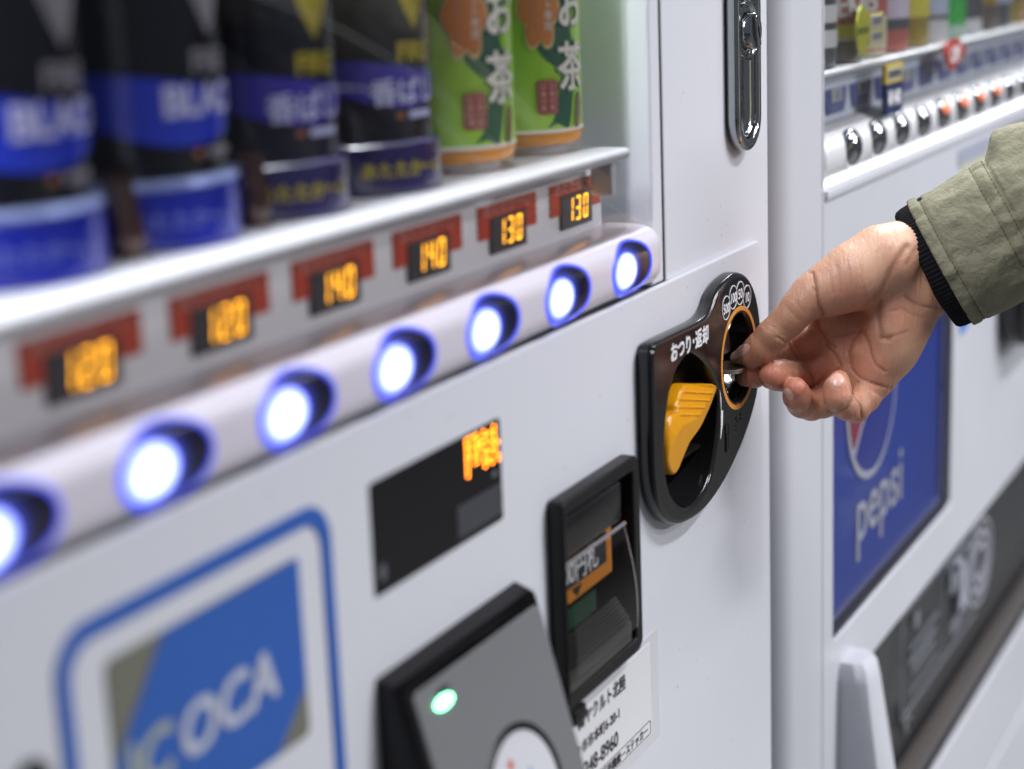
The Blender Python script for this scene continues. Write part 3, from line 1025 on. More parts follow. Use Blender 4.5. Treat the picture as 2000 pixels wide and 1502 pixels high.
CANBLK = mat('black_can_lacquer', (0.006, 0.007, 0.012), 0.12, spec=0.3, var=0.2, bump=0.01)
CANNAVY = mat('charcoal_can_lacquer', (0.014, 0.015, 0.028), 0.14, spec=0.3, var=0.2, bump=0.01)
BLUEB = mat('royal_blue_lacquer', (0.012, 0.035, 0.50), 0.22, var=0.1, coat=0.3)
PURP = mat('violet_blue_lacquer', (0.040, 0.028, 0.33), 0.22, var=0.1, coat=0.3)
GOLD = mat('gold_print', (0.42, 0.34, 0.03), 0.3, metal=0.3, var=0.1)
GREYP = mat('grey_lilac_print', (0.24, 0.22, 0.26), 0.35, var=0.08)
LILAC = mat('pale_lilac_print', (0.50, 0.50, 0.78), 0.4, var=0.05)
SILVER = mat('can_aluminium', (0.62, 0.63, 0.66), 0.22, metal=1.0, var=0.05)
PURPBASE = mat('dark_violet_stand', (0.020, 0.014, 0.085), 0.14, var=0.15, coat=0.4)
BLUEBASE = mat('deep_blue_stand', (0.008, 0.018, 0.34), 0.14, var=0.15, coat=0.4)
COPPER = mat('copper_brown_stand', (0.075, 0.032, 0.022), 0.06, metal=0.5, coat=0.6, var=0.3, bump=0.05, bscale=150)
CLEARW = mat('clear_white_pedestal', (0.75, 0.74, 0.76), 0.12, var=0.03, trans=0.35)


def shield(w, h):
    top = [(-w, h * 0.55), (-w * 0.85, h * 0.2), (-w * 0.45, -h * 0.25), (0, -h * 0.62), (w * 0.45, -h * 0.25), (w * 0.85, h * 0.2), (w, h * 0.55), (w * 0.7, h), (-w * 0.7, h)]
    return [top, ell(-w * 0.42, h * 0.42, w * 0.20, h * 0.20, 14), ell(w * 0.42, h * 0.42, w * 0.20, h * 0.20, 14)]


def coffee(cx, blue, label):
    o = empty('coffee_can', (cx, CY, SHZ), label, 'can', 'coffee sample cans behind the glass')
    z0, zt = 1.1795, 1.330
    body = lathe_me([(0.0240, z0 - 0.0015), (CR - 0.0012, z0), (CR, z0 + 0.004), (CR, zt - 0.010), (0.026, zt - 0.002), (0.0255, zt)], 64, cx, CY)
    link('can_body', body, CANBLK if blue else CANNAVY, o)
    link('can_top', lathe_me([(0.0256, zt - 0.0005), (0.0262, zt + 0.002), (0.0250, zt + 0.0025), (0.0242, zt + 0.0002), (1e-5, zt - 0.0005)], 48, cx, CY), SILVER, o)
    bm_ = BLUEB if blue else PURP
    wave = (lambda p: 1.2165 + 0.0050 * math.sin(R(p * 1.9 + 20)), lambda p: 1.2215 + 0.0035 * math.sin(R(p * 1.9 - 10)))
    lo = lambda p: 1.2020 + 0.0085 * (1 - math.cos(R((p - 14) * 1.7))) * 0.62
    hi = lambda p: 1.2165 + 0.0035 * math.sin(R((p - 20) * 1.3)) + (0.004 if blue else 0.0)
    link('colour_band', band_me(cx, CY, CR + 0.00025, lo, hi), bm_, o)
    pr = GREYP if blue else GOLD
    phi = -7 if blue else 6.5
    wrapped('emblem', shape_me(shield(0.0092, 0.0165)), cx, phi, 1.2390 + (0.004 if blue else 0), pr, o)
    wrapped('lettering', text_me('FIRE', 0.0092, bold=0.0004, align='CENTER', sub=2, sx=1.05), cx, phi, 1.2182 + (0.0045 if blue else 0), pr, o)
    if blue:
        wrapped('lettering', text_me('BLACK', 0.0125, bold=0.0005, align='CENTER', sub=2, sx=0.98), cx, phi + 2, 1.2108, LILAC, o, CR + 0.0006)
    else:
        wrapped('lettering', text_me('香ばし', 0.0098, bold=0.0003, align='CENTER', sub=2, sx=1.05), cx, phi + 9, 1.2042, LILAC, o, CR + 0.0006)
    wrapped('lettering', text_me('BLEND', 0.0036, align='CENTER', sub=1), cx, phi, 1.2040, pr, o, CR + 0.0006) if False else None
    wrapped('small_mark', shape_me([rrect(-0.0100, -0.0070, -0.001, 0.001)]), cx, phi, 1.1995, mat('dull_orange_print', (0.30, 0.08, 0.03), 0.4, var=0.1), o, CR + 0.0004)
    wrapped('small_mark', shape_me([rrect(-0.0045, 0.0085, -0.0012, 0.0012)]), cx, phi, 1.1995, GREYP if blue else LILAC, o, CR + 0.0004)
    # curved stand wrapped round the foot of the can
    sm = BLUEBASE if blue else PURPBASE
    rr = 0.0312
    link('stand', lathe_me([(0.0265, 1.1722), (rr - 0.001, 1.1722), (rr, 1.1732), (rr, 1.1895), (rr - 0.0012, 1.1908), (0.0290, 1.1910), (0.0288, 1.1880)], 64, cx, CY), sm, o)
    wrapped('stand_lettering', text_me('あたたか～い', 0.0062, bold=0.0002, align='CENTER', sub=1), cx, 22, 1.1790, GOLD if not blue else mat('pale_blue_print', (0.12, 0.15, 0.55), 0.4, var=0.05), o, rr + 0.0003)
    if blue:
        link('stand_rim', lathe_me([(rr - 0.0008, 1.1900), (rr + 0.0004, 1.1910), (rr - 0.0005, 1.1928), (0.0288, 1.1930)], 64, cx, CY), mat('silver_blue_rim', (0.28, 0.34, 0.62), 0.2, metal=0.3, var=0.1), o)
    vs = []
    # copper-brown decoration at the right of the stand
    if blue: link('coffee_ornament', tube_me([(cx + 0.0335 - (0.0004 * max(0, i - 5)), CY - 0.0190, 1.1725 + 0.0023 * i) for i in range(int(11 if blue else 6))],
                                    [(0.0058 if blue else 0.0040) * (1 - 0.04 * abs(i - 3)) if i < 99 else (0.0058 - 0.0002 * abs(i - 3) if i < 9 else 0.0045 - 0.0006 * (i - 8)) * (1 + 0.12 * math.sin(i * 2.3)) for i in range(int(11 if blue else 6))], 14), COPPER, o)
    return o


coffee(COLS[2], False, 'charcoal coffee can with violet band beside the left green tea bottle')
coffee(COLS[3], False, 'charcoal coffee can with violet band, third can from the left')
coffee(COLS[4], True, 'blurred black coffee can with royal blue band, second can from the left')
coffee(COLS[5], True, 'very blurred black coffee can with royal blue band at the left edge of the picture')

GREENL = mat('leaf_green_label', (0.30, 0.56, 0.025), 0.32, var=0.10, vscale=90, bump=0.03, bscale=200, coat=0.15)
DKGREEN = mat('dark_green_print', (0.012, 0.085, 0.045), 0.35, var=0.08)
BADGE = mat('orange_brown_badge', (0.52, 0.17, 0.035), 0.4, var=0.12)
BADGEC = mat('cream_badge_edge', (0.62, 0.52, 0.22), 0.4, var=0.05)
STAMP = mat('brick_red_stamp', (0.30, 0.055, 0.045), 0.4, var=0.06)
STAMPL = mat('stamp_line', (0.48, 0.24, 0.20), 0.4, var=0.06)
AMBERB = mat('amber_base_band', (0.62, 0.24, 0.03), 0.25, var=0.15, vscale=120)
TEAW = mat('cream_white_print', (0.72, 0.69, 0.62), 0.4, var=0.03)
LEAFB = mat('brown_bamboo_print', (0.13, 0.075, 0.03), 0.4, var=0.2)


def tea(cx, label):
    o = empty('tea_bottle', (cx, CY, SHZ), label, 'bottle', 'green tea bottles behind the glass')
    z0 = 1.1785
    r = CR + 0.0012
    link('bottle_body', lathe_me([(0.022, z0 - 0.0010), (r - 0.0028, z0 - 0.0005), (r - 0.0012, z0 + 0.001), (r - 0.0007, z0 + 0.0035), (r, z0 + 0.0048), (r, 1.352), (r - 0.003, 1.360), (0.020, 1.385), (0.0135, 1.398), (0.0135, 1.404)], 72, cx, CY), GREENL, o)
    link('cap', lathe_me([(0.0145, 1.404), (0.0150, 1.405), (0.0150, 1.420), (0.0140, 1.422), (1e-5, 1.422)], 48, cx, CY), mat('orange_cap', (0.65, 0.22, 0.02), 0.35, var=0.05), o)
    link('base_band', lathe_me([(r - 0.0040, z0 - 0.0026), (r - 0.0012, z0 - 0.0024), (r - 0.0004, z0 + 0.0002), (r - 0.0002, z0 + 0.0026), (r - 0.0006, z0 + 0.0034)], 72, cx, CY), AMBERB, o)
    link('cream_line', lathe_me([(r - 0.0002, z0 + 0.0026), (r + 0.0003, z0 + 0.0030), (r + 0.0003, z0 + 0.0038), (r - 0.0001, z0 + 0.0042)], 72, cx, CY), TEAW, o)
    rr = r + 0.0002
    # big leaf behind the characters
    leaf = catmull([(-0.0200, 0.000), (-0.0150, -0.0085), (-0.0080, -0.0150), (0.0000, -0.0172), (0.0050, -0.0165), (0.0065, -0.0120), (0.0030, 0.0000), (0.0060, 0.0120), (0.0095, 0.0200), (0.0080, 0.0300), (0.0000, 0.0320), (-0.010, 0.020)], 5)
    wrapped('leaf_print', shape_me([leaf]), cx, 12, 1.2235, DKGREEN, o, rr)
    leaf2 = catmull([(-0.0140, -0.0120), (-0.0105, -0.0080), (-0.0075, 0.0020), (-0.0020, 0.0110), (0.0060, 0.0170), (0.0075, 0.0120), (0.0020, 0.0020), (-0.0005, -0.0080), (-0.0030, -0.0130), (-0.0090, -0.0110)], 5)
    wrapped('leaf_print', shape_me([leaf2]), cx, 7, 1.1955, DKGREEN, o, rr)
    wrapped('leaf_print', shape_me([catmull([(0.0000, -0.0110), (0.0035, -0.0120), (0.0065, -0.0060), (0.0060, 0.0010), (0.0030, 0.0020), (0.0010, -0.0040)], 4)]), cx, 4, 1.1945, LEAFB, o, rr + 0.0002)
    # cloud-shaped badge with cream edge
    def cloud(s):
        pts = []
        for i in range(80):
            a = 2 * math.pi * i / 80
            q = 1 + 0.30 * abs(math.cos(a * 3.0)) - 0.16
            pts.append((0.0082 * s * q * math.cos(a), 0.0145 * s * q * math.sin(a)))
        return pts
    wrapped('badge', shape_me([cloud(1.09)]), cx, 38.5, 1.2315, BADGEC, o, rr + 0.0003)
    wrapped('badge', shape_me([cloud(1.0)]), cx, 38.5, 1.2315, BADGE, o, rr + 0.0005)
    for j, ch in enumerate('ホット専用'):
        wrapped('lettering', text_me(ch, 0.0042, align='CENTER', sub=1), cx, 31.5, 1.2395 - j * 0.0042, TEAW, o, rr + 0.0007)
    for j, ch in enumerate('おいしい'):
        wrapped('lettering', text_me(ch, 0.0042, align='CENTER', sub=1), cx, 43, 1.2350 - j * 0.0043, STAMPL, o, rr + 0.0007)
    # brush characters
    for ch, z in (('お', 1.2248), ('茶', 1.1998)):
        wrapped('lettering', text_me(ch, 0.0212, bold=0.0010, align='CENTER', sub=2, sx=0.90), cx, 6.5, z - 0.0002, DKGREEN, o, rr + 0.0004)
        wrapped('lettering', text_me(ch, 0.0210, bold=0.0005, align='CENTER', sub=2, sx=0.90), cx, 6.5, z, TEAW, o, rr + 0.0007)
    # red seal
    wrapped('seal', shape_me([rrect(-0.0050, 0.0050, -0.0070, 0.0070, 0.0012)]), cx, 33.5, 1.1958, STAMP, o, rr + 0.0003)
    wrapped('seal', shape_me([rrect(-0.0044, 0.0044, -0.0064, 0.0064, 0.0010), rrect(-0.0041, 0.0041, -0.0061, 0.0061, 0.0010)], 0.006), cx, 33.5, 1.1958, STAMPL, o, rr + 0.0005)
    for cc, ph in (('国産茶葉', 58.5), ('一番茶入', 65.5)):
        for j, ch in enumerate(cc):
            wrapped('lettering', text_me(ch, 0.0028, align='CENTER', sub=1), cx, ph, 1.2002 - j * 0.0029, STAMPL, o, rr + 0.0005) if j < 0 else None
    for ph in (29.5, 37.5):
        for j in range(4):
            wrapped('seal', shape_me([rrect(-0.0011, 0.0011, -0.0010, 0.0010)] + ([rrect(-0.0006, 0.0006, -0.0005, 0.0005)] if j % 2 == 0 else [])), cx, ph, 1.2000 - j * 0.0028, STAMPL, o, rr + 0.0005)
    link('pedestal', lathe_me([(0.0235, 1.1723), (0.0235, 1.1765)], 40, cx, CY), CLEARW, o)
    return o


tea(COLS[0], 'green tea bottle at the right end of the shelf beside the white side wall')
tea(COLS[1], 'green tea bottle next to the violet-banded coffee can')

# ================================================================== second vending machine
V2 = empty('vending_machine', (1.45, 0.35, 0.0),
           'blurred white vending machine at the right with blue sign panel and chrome selection buttons', 'vending machine')
X2, X2R = 0.9060, 2.06
# rounded left front post
pf = [(X2, 0.60), (X2, 0.0165)] + [(X2 + 0.0150 - 0.0150 * math.cos(R(a)), 0.0165 - 0.0150 * math.sin(R(a))) for a in range(10, 91, 8)] + [(0.9360, 0.0010), (0.9395, 0.0003), (0.9660, 0.0003), (0.9665, 0.60)]
vs, fs = [], []
for z in (0.0, 1.83):
    for (x, y) in pf:
        vs.append((x, y, z))
n = len(pf)
for i in range(n):
    j = (i + 1) % n
    fs.append((i, j, n + j, n + i))
fs.append(tuple(range(n))[::-1]); fs.append(tuple(range(n, 2 * n)))
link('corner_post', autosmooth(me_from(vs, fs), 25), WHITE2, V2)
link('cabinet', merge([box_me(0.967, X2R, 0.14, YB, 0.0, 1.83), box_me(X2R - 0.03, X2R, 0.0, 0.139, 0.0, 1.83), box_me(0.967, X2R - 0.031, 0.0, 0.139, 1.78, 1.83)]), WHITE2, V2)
# door with window opening, sign opening and delivery opening
WX0, WZ0 = 0.9700, 1.1195
SX0, SX1, SZ0, SZ1 = 0.9880, 1.2840, 0.8430, 1.065
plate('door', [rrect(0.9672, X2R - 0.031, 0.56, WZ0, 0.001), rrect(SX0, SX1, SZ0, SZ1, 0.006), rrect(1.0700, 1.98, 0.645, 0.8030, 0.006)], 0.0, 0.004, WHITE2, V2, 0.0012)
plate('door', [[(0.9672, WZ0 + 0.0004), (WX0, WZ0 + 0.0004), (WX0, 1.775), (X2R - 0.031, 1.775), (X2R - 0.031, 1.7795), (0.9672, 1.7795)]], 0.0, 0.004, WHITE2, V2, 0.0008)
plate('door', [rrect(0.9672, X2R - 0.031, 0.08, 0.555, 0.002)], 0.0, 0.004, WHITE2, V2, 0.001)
# lip under the window
box('window_sill', WX0, X2R - 0.032, -0.0020, 0.020, 1.1130, 1.1185, WHITE2, V2, 0.0012)
INNER2 = mat('bright_liner', (0.80, 0.82, 0.86), 0.4, var=0.02)
link('window_liner', merge([
    me_from([(0.9690, 0.005, 1.119), (X2R - .032, 0.005, 1.119), (X2R - .032, 0.12, 1.119), (0.9690, 0.12, 1.119)], [(0, 1, 2, 3)]),
    me_from([(0.9690, 0.12, 1.119), (X2R - .032, 0.12, 1.119), (X2R - .032, 0.12, 1.775), (0.9690, 0.12, 1.775)], [(0, 3, 2, 1)]),
    me_from([(X2R - .032, 0.005, 1.119), (X2R - .032, 0.12, 1.119), (X2R - .032, 0.12, 1.775), (X2R - .032, 0.005, 1.775)], [(0, 1, 2, 3)]),
    me_from([(0.9690, 0.005, 1.775), (X2R - .032, 0.005, 1.775), (X2R - .032, 0.12, 1.775), (0.9690, 0.12, 1.775)], [(0, 3, 2, 1)])]), INNER2, V2)
box('display_lamp', 1.0, 2.0, 0.014, 0.034, 1.745, 1.76, MATS['display_tube_glow'], V2, 0.004)
l2 = area('display_light', (1.5, 0.026, 1.738), (1.5, 0.050, 1.2), 1.0, 0.02, 23.0, (0.95, 0.98, 1.0))
l2.parent = V2
l2.matrix_parent_inverse = Matrix.Translation(-V2.location)
sheet('window_glass', WX0 + 0.001, X2R - 0.033, 0.0008, 1.1545, 1.774, glass_mat('display_glass', 0.5, (0.985, 0.99, 0.99), 0.02), V2)
# lit strip below the button bar
box('lit_strip', 0.9705, X2R - 0.035, 0.002, 0.010, 1.1196, 1.1204, mat('lit_strip_glow', (0.9, 0.9, 0.9), 0.5, emit=(0.93, 0.97, 1.0), estr=1.3, var=0.02), V2)
# button bar
BAR2 = mat('white_bar_plastic', (0.62, 0.63, 0.66), 0.25, var=0.03, coat=0.2)
AXY, AXZ, AR = 0.0170, 1.1350, 0.0178
vs, fs = [], []
xs = [0.9712, 0.9722, 0.9745, 0.9790, X2R - 0.036]
for x, s in zip(xs, (0.55, 0.80, 0.95, 1.0, 1.0)):
    for i in range(32):
        a = 2 * math.pi * i / 32
        vs.append((x, AXY - AR * s * math.cos(a), AXZ + AR * s * math.sin(a)))
for j in range(len(xs) - 1):
    for i in range(32):
        q = (i + 1) % 32
        fs.append((j * 32 + i, j * 32 + q, (j + 1) * 32 + q, (j + 1) * 32 + i))
fs.append(tuple(range(32))[::-1]); fs.append(tuple((len(xs) - 1) * 32 + i for i in range(32)))
link('button_bar', autosmooth(me_from(vs, fs), 35), BAR2, V2)
CHR2 = mat('dark_chrome_button', (0.34, 0.35, 0.38), 0.10, metal=1.0, var=0.2, vscale=300, bump=0.1, bscale=300)
CHRO = mat('orange_lit_button', (0.5, 0.2, 0.12), 0.15, metal=0.3, emit=(1.0, 0.18, 0.06), estr=0.55, var=0.2, vscale=200)
P2, C2 = 0.0536, 1.0195
for k in range(18):
    cx = C2 + P2 * k
    if cx > 1.99:
        break
    lit = k in (4, 5, 6, 7)
    bm = bmesh.new()
    bmesh.ops.create_uvsphere(bm, u_segments=24, v_segments=14, radius=1.0)
    for v in bm.verts:
        v.co = Vector((cx + v.co.x * 0.0106, AXY - AR + 0.0010 + v.co.z * 0.0070, AXZ + 0.0026 + v.co.y * 0.0112))
    me = bpy.data.meshes.new('m'); bm.to_mesh(me); bm.free()
    b = link('button', me, CHR2, V2, True)
    if lit:
        bm = bmesh.new()
        bmesh.ops.create_uvsphere(bm, u_segments=16, v_segments=10, radius=1.0)
        for v in bm.verts:
            v.co = Vector((cx - 0.0020 + v.co.x * 0.0064, AXY - AR - 0.0026 + v.co.z * 0.0038, AXZ + 0.0062 + v.co.y * 0.0056))
        me = bpy.data.meshes.new('m'); bm.to_mesh(me); bm.free()
        link('lit_lens', me, CHRO, b, True)
# shelf and the row of cards
box('shelf', 0.9705, X2R - 0.033, 0.004, 0.10, 1.1800, 1.1830, INNER2, V2, 0.001)
box('card_rail', 0.9705, X2R - 0.033, 0.0150, 0.0170, 1.1525, 1.1798, mat('pale_card_rail', (0.66, 0.72, 0.82), 0.3, var=0.04), V2)
CARD = mat('slate_blue_card', (0.095, 0.105, 0.30), 0.4, var=0.08)
CARDT = mat('pale_card_text', (0.42, 0.45, 0.62), 0.4, var=0.06)
CARDG = mat('grey_card_window', (0.42, 0.44, 0.46), 0.4, var=0.08)
for k in range(-1, 18):
    cx = 1.0365 + 0.0536 * k
    if cx > 1.99:
        break
    c = plate('price_card', [catmull([(cx - 0.0225, 1.1705), (cx + 0.0225, 1.1705), (cx + 0.0205, 1.1620), (cx + 0.0165, 1.1560), (cx - 0.0165, 1.1560), (cx - 0.0205, 1.1620)], 1)], 0.0138, 0.0148, CARD, V2, 0.0002)
    plate('card_window', [rrect(cx - 0.0100, cx + 0.0115, 1.1625, 1.1703, 0.0004)], 0.0132, 0.0138, CARDG, c)
    link('digits', seg7_me('130' if k % 2 else '160', cx - 0.0055, 1.1642, 0.0032, 0.0048, 0.0012, 0.0006, 0.0130), mat('grey_digit', (0.20, 0.22, 0.24), 0.4, var=0.1), c)
    text('lettering', 'つめたい', 0.0042, cx, 1.1575, 0.0135, CARDT, c, align='CENTER', sx=1.4)
# hanging price tag and red diamond on the glass
tg = plate('hanging_price_tag', [rrect(1.0845, 1.1225, 1.1500, 1.1685, 0.0006)], -0.0030, -0.0004, mat('navy_card', (0.012, 0.018, 0.07), 0.35, var=0.1), V2)
text('lettering', '¥140', 0.0128, 1.1035, 1.1552, -0.0033, PRINTW, tg, align='CENTER', bold=0.0004, sx=1.05)
plate('yellow_field', [[(1.0845, 1.1687), (1.1215, 1.1687), (1.1225, 1.1760), (1.1250, 1.1800), (1.0850, 1.1800)]], -0.0030, -0.0004, mat('mustard_card', (0.40, 0.31, 0.04), 0.4, var=0.06), tg)
plate('grey_field', [rrect(1.0880, 1.1185, 1.1708, 1.1775, 0.0004)], -0.0034, -0.0030, CARDG, tg)
for i in range(5):
    plate('tag_print', [rrect(1.0892 + i * 0.0058, 1.0934 + i * 0.0058, 1.1718, 1.1766, 0.0003), rrect(1.0903 + i * 0.0058, 1.0922 + i * 0.0058, 1.1728 + (i % 2) * 0.0012, 1.1744 + (i % 2) * 0.0012, 0.0002)], -0.0037, -0.0034, PRINTK, tg)
dm = plate('red_diamond_sticker', [[(1.2355, 1.1785), (1.2385, 1.1830), (1.2440, 1.1850), (1.2640, 1.1864), (1.2720, 1.1858), (1.2890, 1.1808), (1.2935, 1.1780), (1.2920, 1.1755), (1.2600, 1.1662), (1.2550, 1.1652), (1.2510, 1.1662), (1.2375, 1.1755)]], -0.0030, -0.0004, mat('diamond_red', (0.33, 0.028, 0.012), 0.3, var=0.08), V2, 0.0006)
text('lettering', 'Off', 0.0150, 1.2580, 1.1712, -0.0034, PRINTW, dm, align='CENTER', bold=0.0003, shear=0.2, sx=1.25)

# sign panel (recessed, behind a clear sheet)
SB = mat('sign_blue', (0.042, 0.095, 0.52), 0.30, var=0.10, vscale=8)
sg = box('sign_panel', SX0 - 0.004, SX1 + 0.012, 0.0078, 0.0113, SZ0 - 0.010, SZ1 + 0.006, SB, V2)
PC, PR = (1.0945, 0.9755), 0.0578
PWHITE = mat('sign_white', (0.80, 0.82, 0.90), 0.4, var=0.03)
plate('logo_disc', [ell(*PC, PR, PR, 72)], 0.0066, 0.0077, PWHITE, sg)
ri = PR - 0.0055
def seg(a0, a1, ctrl):
    pts = [(PC[0] + ri * math.cos(R(a0 + (a1 - a0) * i / 40)), PC[1] + ri * math.sin(R(a0 + (a1 - a0) * i / 40))) for i in range(41)]
    p3, p0 = np.array(pts[-1]), np.array(pts[0])
    c1, c2 = (np.array((PC[0] + c[0], PC[1] + c[1])) for c in ctrl)
    for i in range(1, 20):
        t = i / 20
        pts.append(tuple((1 - t) ** 3 * p3 + 3 * (1 - t) ** 2 * t * c1 + 3 * (1 - t) * t * t * c2 + t ** 3 * p0))
    return pts
plate('logo_red', [seg(50, 214, ((-0.030, -0.022), (0.005, 0.020)))], 0.0060, 0.0066, mat('sign_red', (0.52, 0.06, 0.08), 0.4, var=0.06), sg)
plate('logo_blue', [seg(-138, 20, ((0.020, 0.020), (-0.015, -0.012)))], 0.0060, 0.0066, mat('sign_deep_blue', (0.05, 0.075, 0.44), 0.35, var=0.06), sg)
text('lettering', 'pepsi', 0.0545, 1.0595, 0.8820, 0.0071, PWHITE, sg, bold=0.0007, sx=1.0)
# reveal of the sign opening: pale edge and dark seal along bottom and right
box('sign_reveal', SX0, SX1 + 0.002, 0.0041, 0.0062, SZ0 - 0.0020, SZ0 - 0.0002, mat('pale_reveal', (0.55, 0.58, 0.70), 0.3, var=0.04), V2)
box('sign_seal', SX0, SX1 + 0.003, 0.0033, 0.0077, SZ0 - 0.0001, SZ0 + 0.0065, mat('navy_seal', (0.010, 0.012, 0.045), 0.3, var=0.1), V2)
box('sign_seal', SX1 - 0.0060, SX1 - 0.0001, 0.0033, 0.0077, SZ0 + 0.0066, SZ1, MATS['navy_seal'], V2)
box('sign_edge', SX0, SX1 - 0.0100, 0.0048, 0.0077, SZ0 + 0.0068, SZ0 + 0.0100, mat('lilac_edge', (0.26, 0.29, 0.56), 0.3, var=0.05), V2)
box('sign_edge', SX1 - 0.0120, SX1 - 0.0064, 0.0048, 0.0077, SZ0 + 0.0102, SZ1, MATS['lilac_edge'], V2)
box('sign_screw', SX1 - 0.0115, SX1 - 0.0065, 0.0023, 0.0046, 0.9330, 0.9390, SILVER, V2, 0.001)
link('sign_glass', me_from([(SX0, 0.0016, SZ0), (SX1, 0.0016, SZ0), (SX1, 0.0016, SZ1), (SX0, 0.0016, SZ1)], [(0, 1, 2, 3)]), glass_mat('sign_clear_sheet', 0.85, (0.96, 0.97, 1.0), 0.05), V2)

# delivery door: dark recessed flap with printed notice
DARKP = mat('smoked_grey_flap', (0.030, 0.032, 0.036), 0.22, var=0.15, vscale=10, bump=0.03, rvar=0.08)
def slope(z):
    return 0.012 + 0.05 * (0.803 - z)
vs = [(1.0705, slope(0.802), 0.8025), (1.98, slope(0.802), 0.8025), (1.98, slope(0.655), 0.655), (1.0705, slope(0.655), 0.655)]
flap = link('delivery_flap', me_from(vs, [(0, 3, 2, 1)]), DARKP, V2)
link('flap_bay', merge([me_from([(1.0700, 0.004, 0.803), (1.98, 0.004, 0.803), (1.98, 0.03, 0.803), (1.07, 0.03, 0.803)], [(0, 1, 2, 3)]),
                        me_from([(1.0700, 0.004, 0.645), (1.0700, 0.03, 0.645), (1.0700, 0.03, 0.803), (1.07, 0.004, 0.803)], [(0, 1, 2, 3)]),
                        me_from([(1.0700, 0.004, 0.6455), (1.98, 0.004, 0.6455), (1.98, 0.03, 0.6455), (1.07, 0.03, 0.6455)], [(0, 1, 2, 3)])]), DARKP, V2)
box('flap_rail', 1.0720, 1.978, 0.006, 0.017, 0.6480, 0.6660, mat('brown_grey_rail', (0.075, 0.068, 0.065), 0.3, var=0.1), V2, 0.002)
GREYN = mat('pale_grey_notice', (0.20, 0.21, 0.25), 0.4, var=0.06)
def frame(x0, x1, z0, z1, t=0.0015):
    return [rrect(x0, x1, z0, z1, 0.002), rrect(x0 + t, x1 - t, z0 + t, z1 - t, 0.002)]
yn = 0.0105
nt_ = plate('notice', frame(1.190, 1.425, 0.7060, 0.7870), yn, yn + 0.0006, GREYN, V2)
plate('notice_line', [rrect(1.311, 1.3125, 0.708, 0.786)], yn, yn + 0.0006, GREYN, nt_)
for (x0, x1, z0, z1) in ((1.325, 1.395, 0.7755, 0.7815), (1.225, 1.240, 0.764, 0.775), (1.212, 1.296, 0.7515, 0.7545), (1.212, 1.290, 0.7400, 0.7450), (1.222, 1.285, 0.7310, 0.7345), (1.215, 1.300, 0.7175, 0.7195), (1.335, 1.372, 0.752, 0.770), (1.340, 1.40, 0.717, 0.727)):
    nn = max(2, int((x1 - x0) / (z1 - z0) / 0.9))
    for i in range(nn):
        w = (x1 - x0) / nn
        plate('notice_print', [rrect(x0 + i * w, x0 + (i + 0.72) * w, z0, z1, 0.0004)], yn, yn + 0.0006, GREYN, nt_)
OVW = mat('white_oval_print', (0.30, 0.31, 0.37), 0.4, var=0.05)
plate('oval_mark', [ell(1.437, 0.7480, 0.046, 0.0375, 56), ell(1.437, 0.7480, 0.0425, 0.0340, 56)], yn, yn + 0.0006, OVW, nt_)
plate('oval_mark', [ell(1.437, 0.7480, 0.036, 0.028, 56), ell(1.437, 0.7480, 0.030, 0.022, 56)], yn, yn + 0.0006, OVW, nt_)
plate('oval_mark', [ell(1.437, 0.7480, 0.024, 0.017, 48), ell(1.437, 0.7480, 0.018, 0.0115, 48)], yn, yn + 0.0006, OVW, nt_)
plate('hand_mark', [catmull([(1.352, 0.7700), (1.362, 0.7760), (1.385, 0.7640), (1.393, 0.7420), (1.398, 0.7240), (1.372, 0.7200), (1.366, 0.7400), (1.372, 0.7560)], 4)], yn, yn + 0.0006, OVW, nt_)
cm = lathe_me([(0.0105, 0), (0.0105, 0.002), (0.0090, 0.0030), (0.0062, 0.0032), (0.0058, 0.0010), (1e-5, 0.0010)], 32)
cm.transform(Matrix.Translation((1.214, 0.0140, 0.6985)) @ FRONT)
link('flap_lock', cm, CHROME, V2)
# white guard post beside the flap
gp = []
for (z, x0, x1, y0) in ((0.8260, 1.0060, 1.0260, -0.0110), (0.8248, 1.0020, 1.0300, -0.0150), (0.8200, 0.9995, 1.0325, -0.0180), (0.8120, 0.9985, 1.0335, -0.0195), (0.74, 0.9960, 1.0360, -0.0300), (0.60, 0.9900, 1.0420, -0.0480)):
    gp.append((z, x0, x1, y0))
vs, fs = [], []
for (z, x0, x1, y0) in gp:
    for (x, y) in ((x0, 0.0), (x0, y0 * 0.55), (x0 + 0.004, y0 * 0.88), (x0 + 0.010, y0), (x1 - 0.010, y0), (x1 - 0.004, y0 * 0.88), (x1, y0 * 0.55), (x1, 0.0)):
        vs.append((x, y, z))
for j in range(len(gp) - 1):
    for i in range(8):
        q = (i + 1) % 8
        fs.append((j * 8 + i, j * 8 + q, (j + 1) * 8 + q, (j + 1) * 8 + i))
fs.append(tuple(range(8))); fs.append(tuple((len(gp) - 1) * 8 + i for i in range(8))[::-1])
link('guard_post', autosmooth(me_from(vs, fs), 28), WHITE2, V2)
